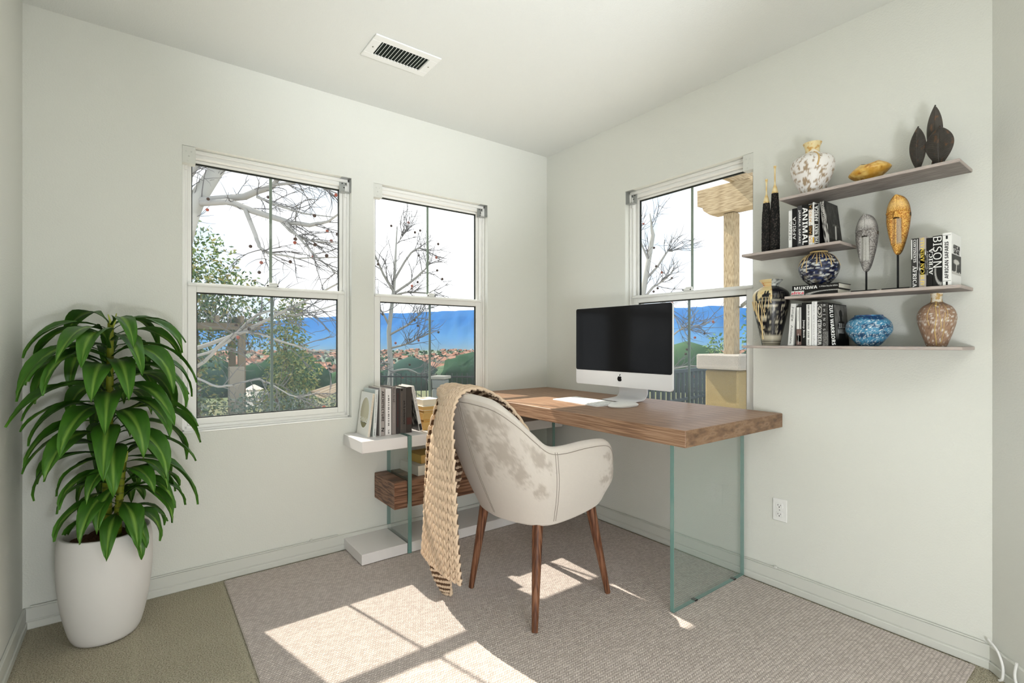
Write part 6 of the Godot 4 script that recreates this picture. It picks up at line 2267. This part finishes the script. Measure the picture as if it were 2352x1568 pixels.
func yard() -> void:
	var brown := mat(s8(122, 110, 92), 0.85, 0.1)
	# garden shelter in the lower left of the wide window
	var t := thing("garden_shelter", "timber garden shelter with pale posts behind the bare branches", "shelter", Vector3(-1.35, -1.2, -7.75))
	for q in [Vector2(0.45, 0.35), Vector2(-1.1, 0.35), Vector2(0.45, -0.8), Vector2(-1.1, -0.8)]:
		var b := MB.new()
		b.box(Vector3(q.x, 1.3, q.y), Vector3(0.12, 2.6, 0.12), 0.005)
		part("post", b, brown, t)
	for z in [0.35, -0.8]:
		var b := MB.new()
		b.box(Vector3(-0.3, 2.62, z), Vector3(2.1, 0.12, 0.1), 0.005)
		part("beam", b, brown, t)
	for i in 5:
		var b := MB.new()
		b.box(Vector3(-1.1 + i * 0.38, 2.74, -0.2), Vector3(0.06, 0.12, 1.7), 0.005)
		part("rafter", b, brown, t)
	var b := MB.new()
	b.box(Vector3(0.35, 0.95, 0.45), Vector3(0.24, 1.9, 0.2), 0.01)
	part("pier", b, mat(s8(150, 142, 128), 0.9, 0.1), t)
	# tiered umbrella
	t = thing("garden_umbrella", "pale tiered garden umbrella down the slope", "umbrella", Vector3(0.2, -2.4, -12.8))
	for q in [[1.78, 0.62, 2.02, 0.36], [2.02, 0.44, 2.2, 0.2], [2.2, 0.26, 2.34, 0.02]]:
		b = MB.new()
		b.surf(8, 2, func(u, w):
			var a: float = -u * TAU
			var rr: float = lerpf(q[1], q[3], w)
			return Vector3(cos(a) * rr, lerpf(q[0], q[2], w), sin(a) * rr), true)
		part("canopy", b, mat(s8(206, 198, 184), 0.8, 0.1), t)
	b = MB.new()
	b.tube(PackedVector3Array([Vector3(0, 0, 0), Vector3(0, 2.3, 0)]), 0.025, 0.02, 8)
	part("pole", b, M.black, t)
	# low wall
	b = MB.new()
	b.box(Vector3(0.25, -0.65, -9.1), Vector3(0.95, 1.3, 0.25), 0.01, Basis(Vector3.UP, -0.62))
	tag(part("garden_wall", b, mat(s8(118, 112, 108), 0.9, 0.1)), "low grey garden wall below the yellow-green tree", "wall")
	# hammock
	t = thing("hammock", "striped cream hammock end at the right of the wide window", "hammock", Vector3(0.16, 0.5, -5.3))
	b = MB.new()
	b.surf(12, 8, func(u, w):
		var c := Vector3(0.35, 0.12, 0.25).lerp(Vector3(-0.24, -0.2, -0.2), 1.0 - w)
		return c + Vector3(0.10, -0.05, 0.08) * (u - 0.5) * 2.0 * (1.0 - w * 0.9) + Vector3(0, -0.05 * (1.0 - pow((u - 0.5) * 2.0, 2)), 0), false, false, func(u, w): return lin(206, 192, 170) if int(u * 12.0) % 2 == 0 else lin(160, 140, 118))
	part("netting", b, vmat(0.8, 0.1), t)
	b = MB.new()
	b.tube(PackedVector3Array([Vector3(-0.34, -0.15, -0.28), Vector3(-0.14, -0.25, -0.12)]), 0.012, 0.012, 6)
	part("spreader_bar", b, brown, t)
	b = MB.new()
	for x in [0.55]:
		b.tube(PackedVector3Array([Vector3(x, -1.6, 0.42), Vector3(x * 0.9, 0.2, 0.38)]), 0.03, 0.03, 8)
	part("stand", b, brown, t)
	# stone gate pillar and picket fence seen through the middle window
	t = thing("stone_pillar", "square grey stone pillar in the garden, seen above the console books", "pillar", Vector3(2.47, -1.2, -6.1), Basis(Vector3.UP, 0.64))
	b = MB.new()
	var rr := RandomNumberGenerator.new()
	rr.seed = 4
	var stone_m := [mat(s8(128, 132, 128), 0.95, 0.1), mat(s8(112, 118, 116), 0.95, 0.1), mat(s8(142, 142, 134), 0.95, 0.1)]
	for i in 8:
		b = MB.new()
		b.box(Vector3(rr.randfn() * 0.004, 0.1 + i * 0.2, 0), Vector3(0.26, 0.192, 0.26) * rr.randf_range(0.97, 1.03), 0.02)
		part("stone", b, stone_m[i % 3], t)
	b = MB.new()
	b.box(Vector3(0, 1.63, 0), Vector3(0.32, 0.06, 0.32), 0.01)
	part("cap_stone", b, stone_m[2], t)
	t = thing("picket_fence", "thin dark metal garden fence beyond the stone pillar", "fence", Vector3(2.2, -1.25, -7.6), Basis(Vector3.UP, -0.72))
	for y in [0.35, 1.62]:
		b = MB.new()
		b.box(Vector3(0.6, y, 0), Vector3(3.4, 0.035, 0.03), 0.003)
		part("rail", b, M.black, t)
	var pm := MB.new()
	pm.box(Vector3.ZERO, Vector3(0.016, 1.6, 0.016), 0.002)
	var shared := pm.mesh()
	for i in 30:
		var o := part("picket", shared, M.black, t)
		o.position = Vector3(-1.05 + i * 0.114, 0.9, 0)
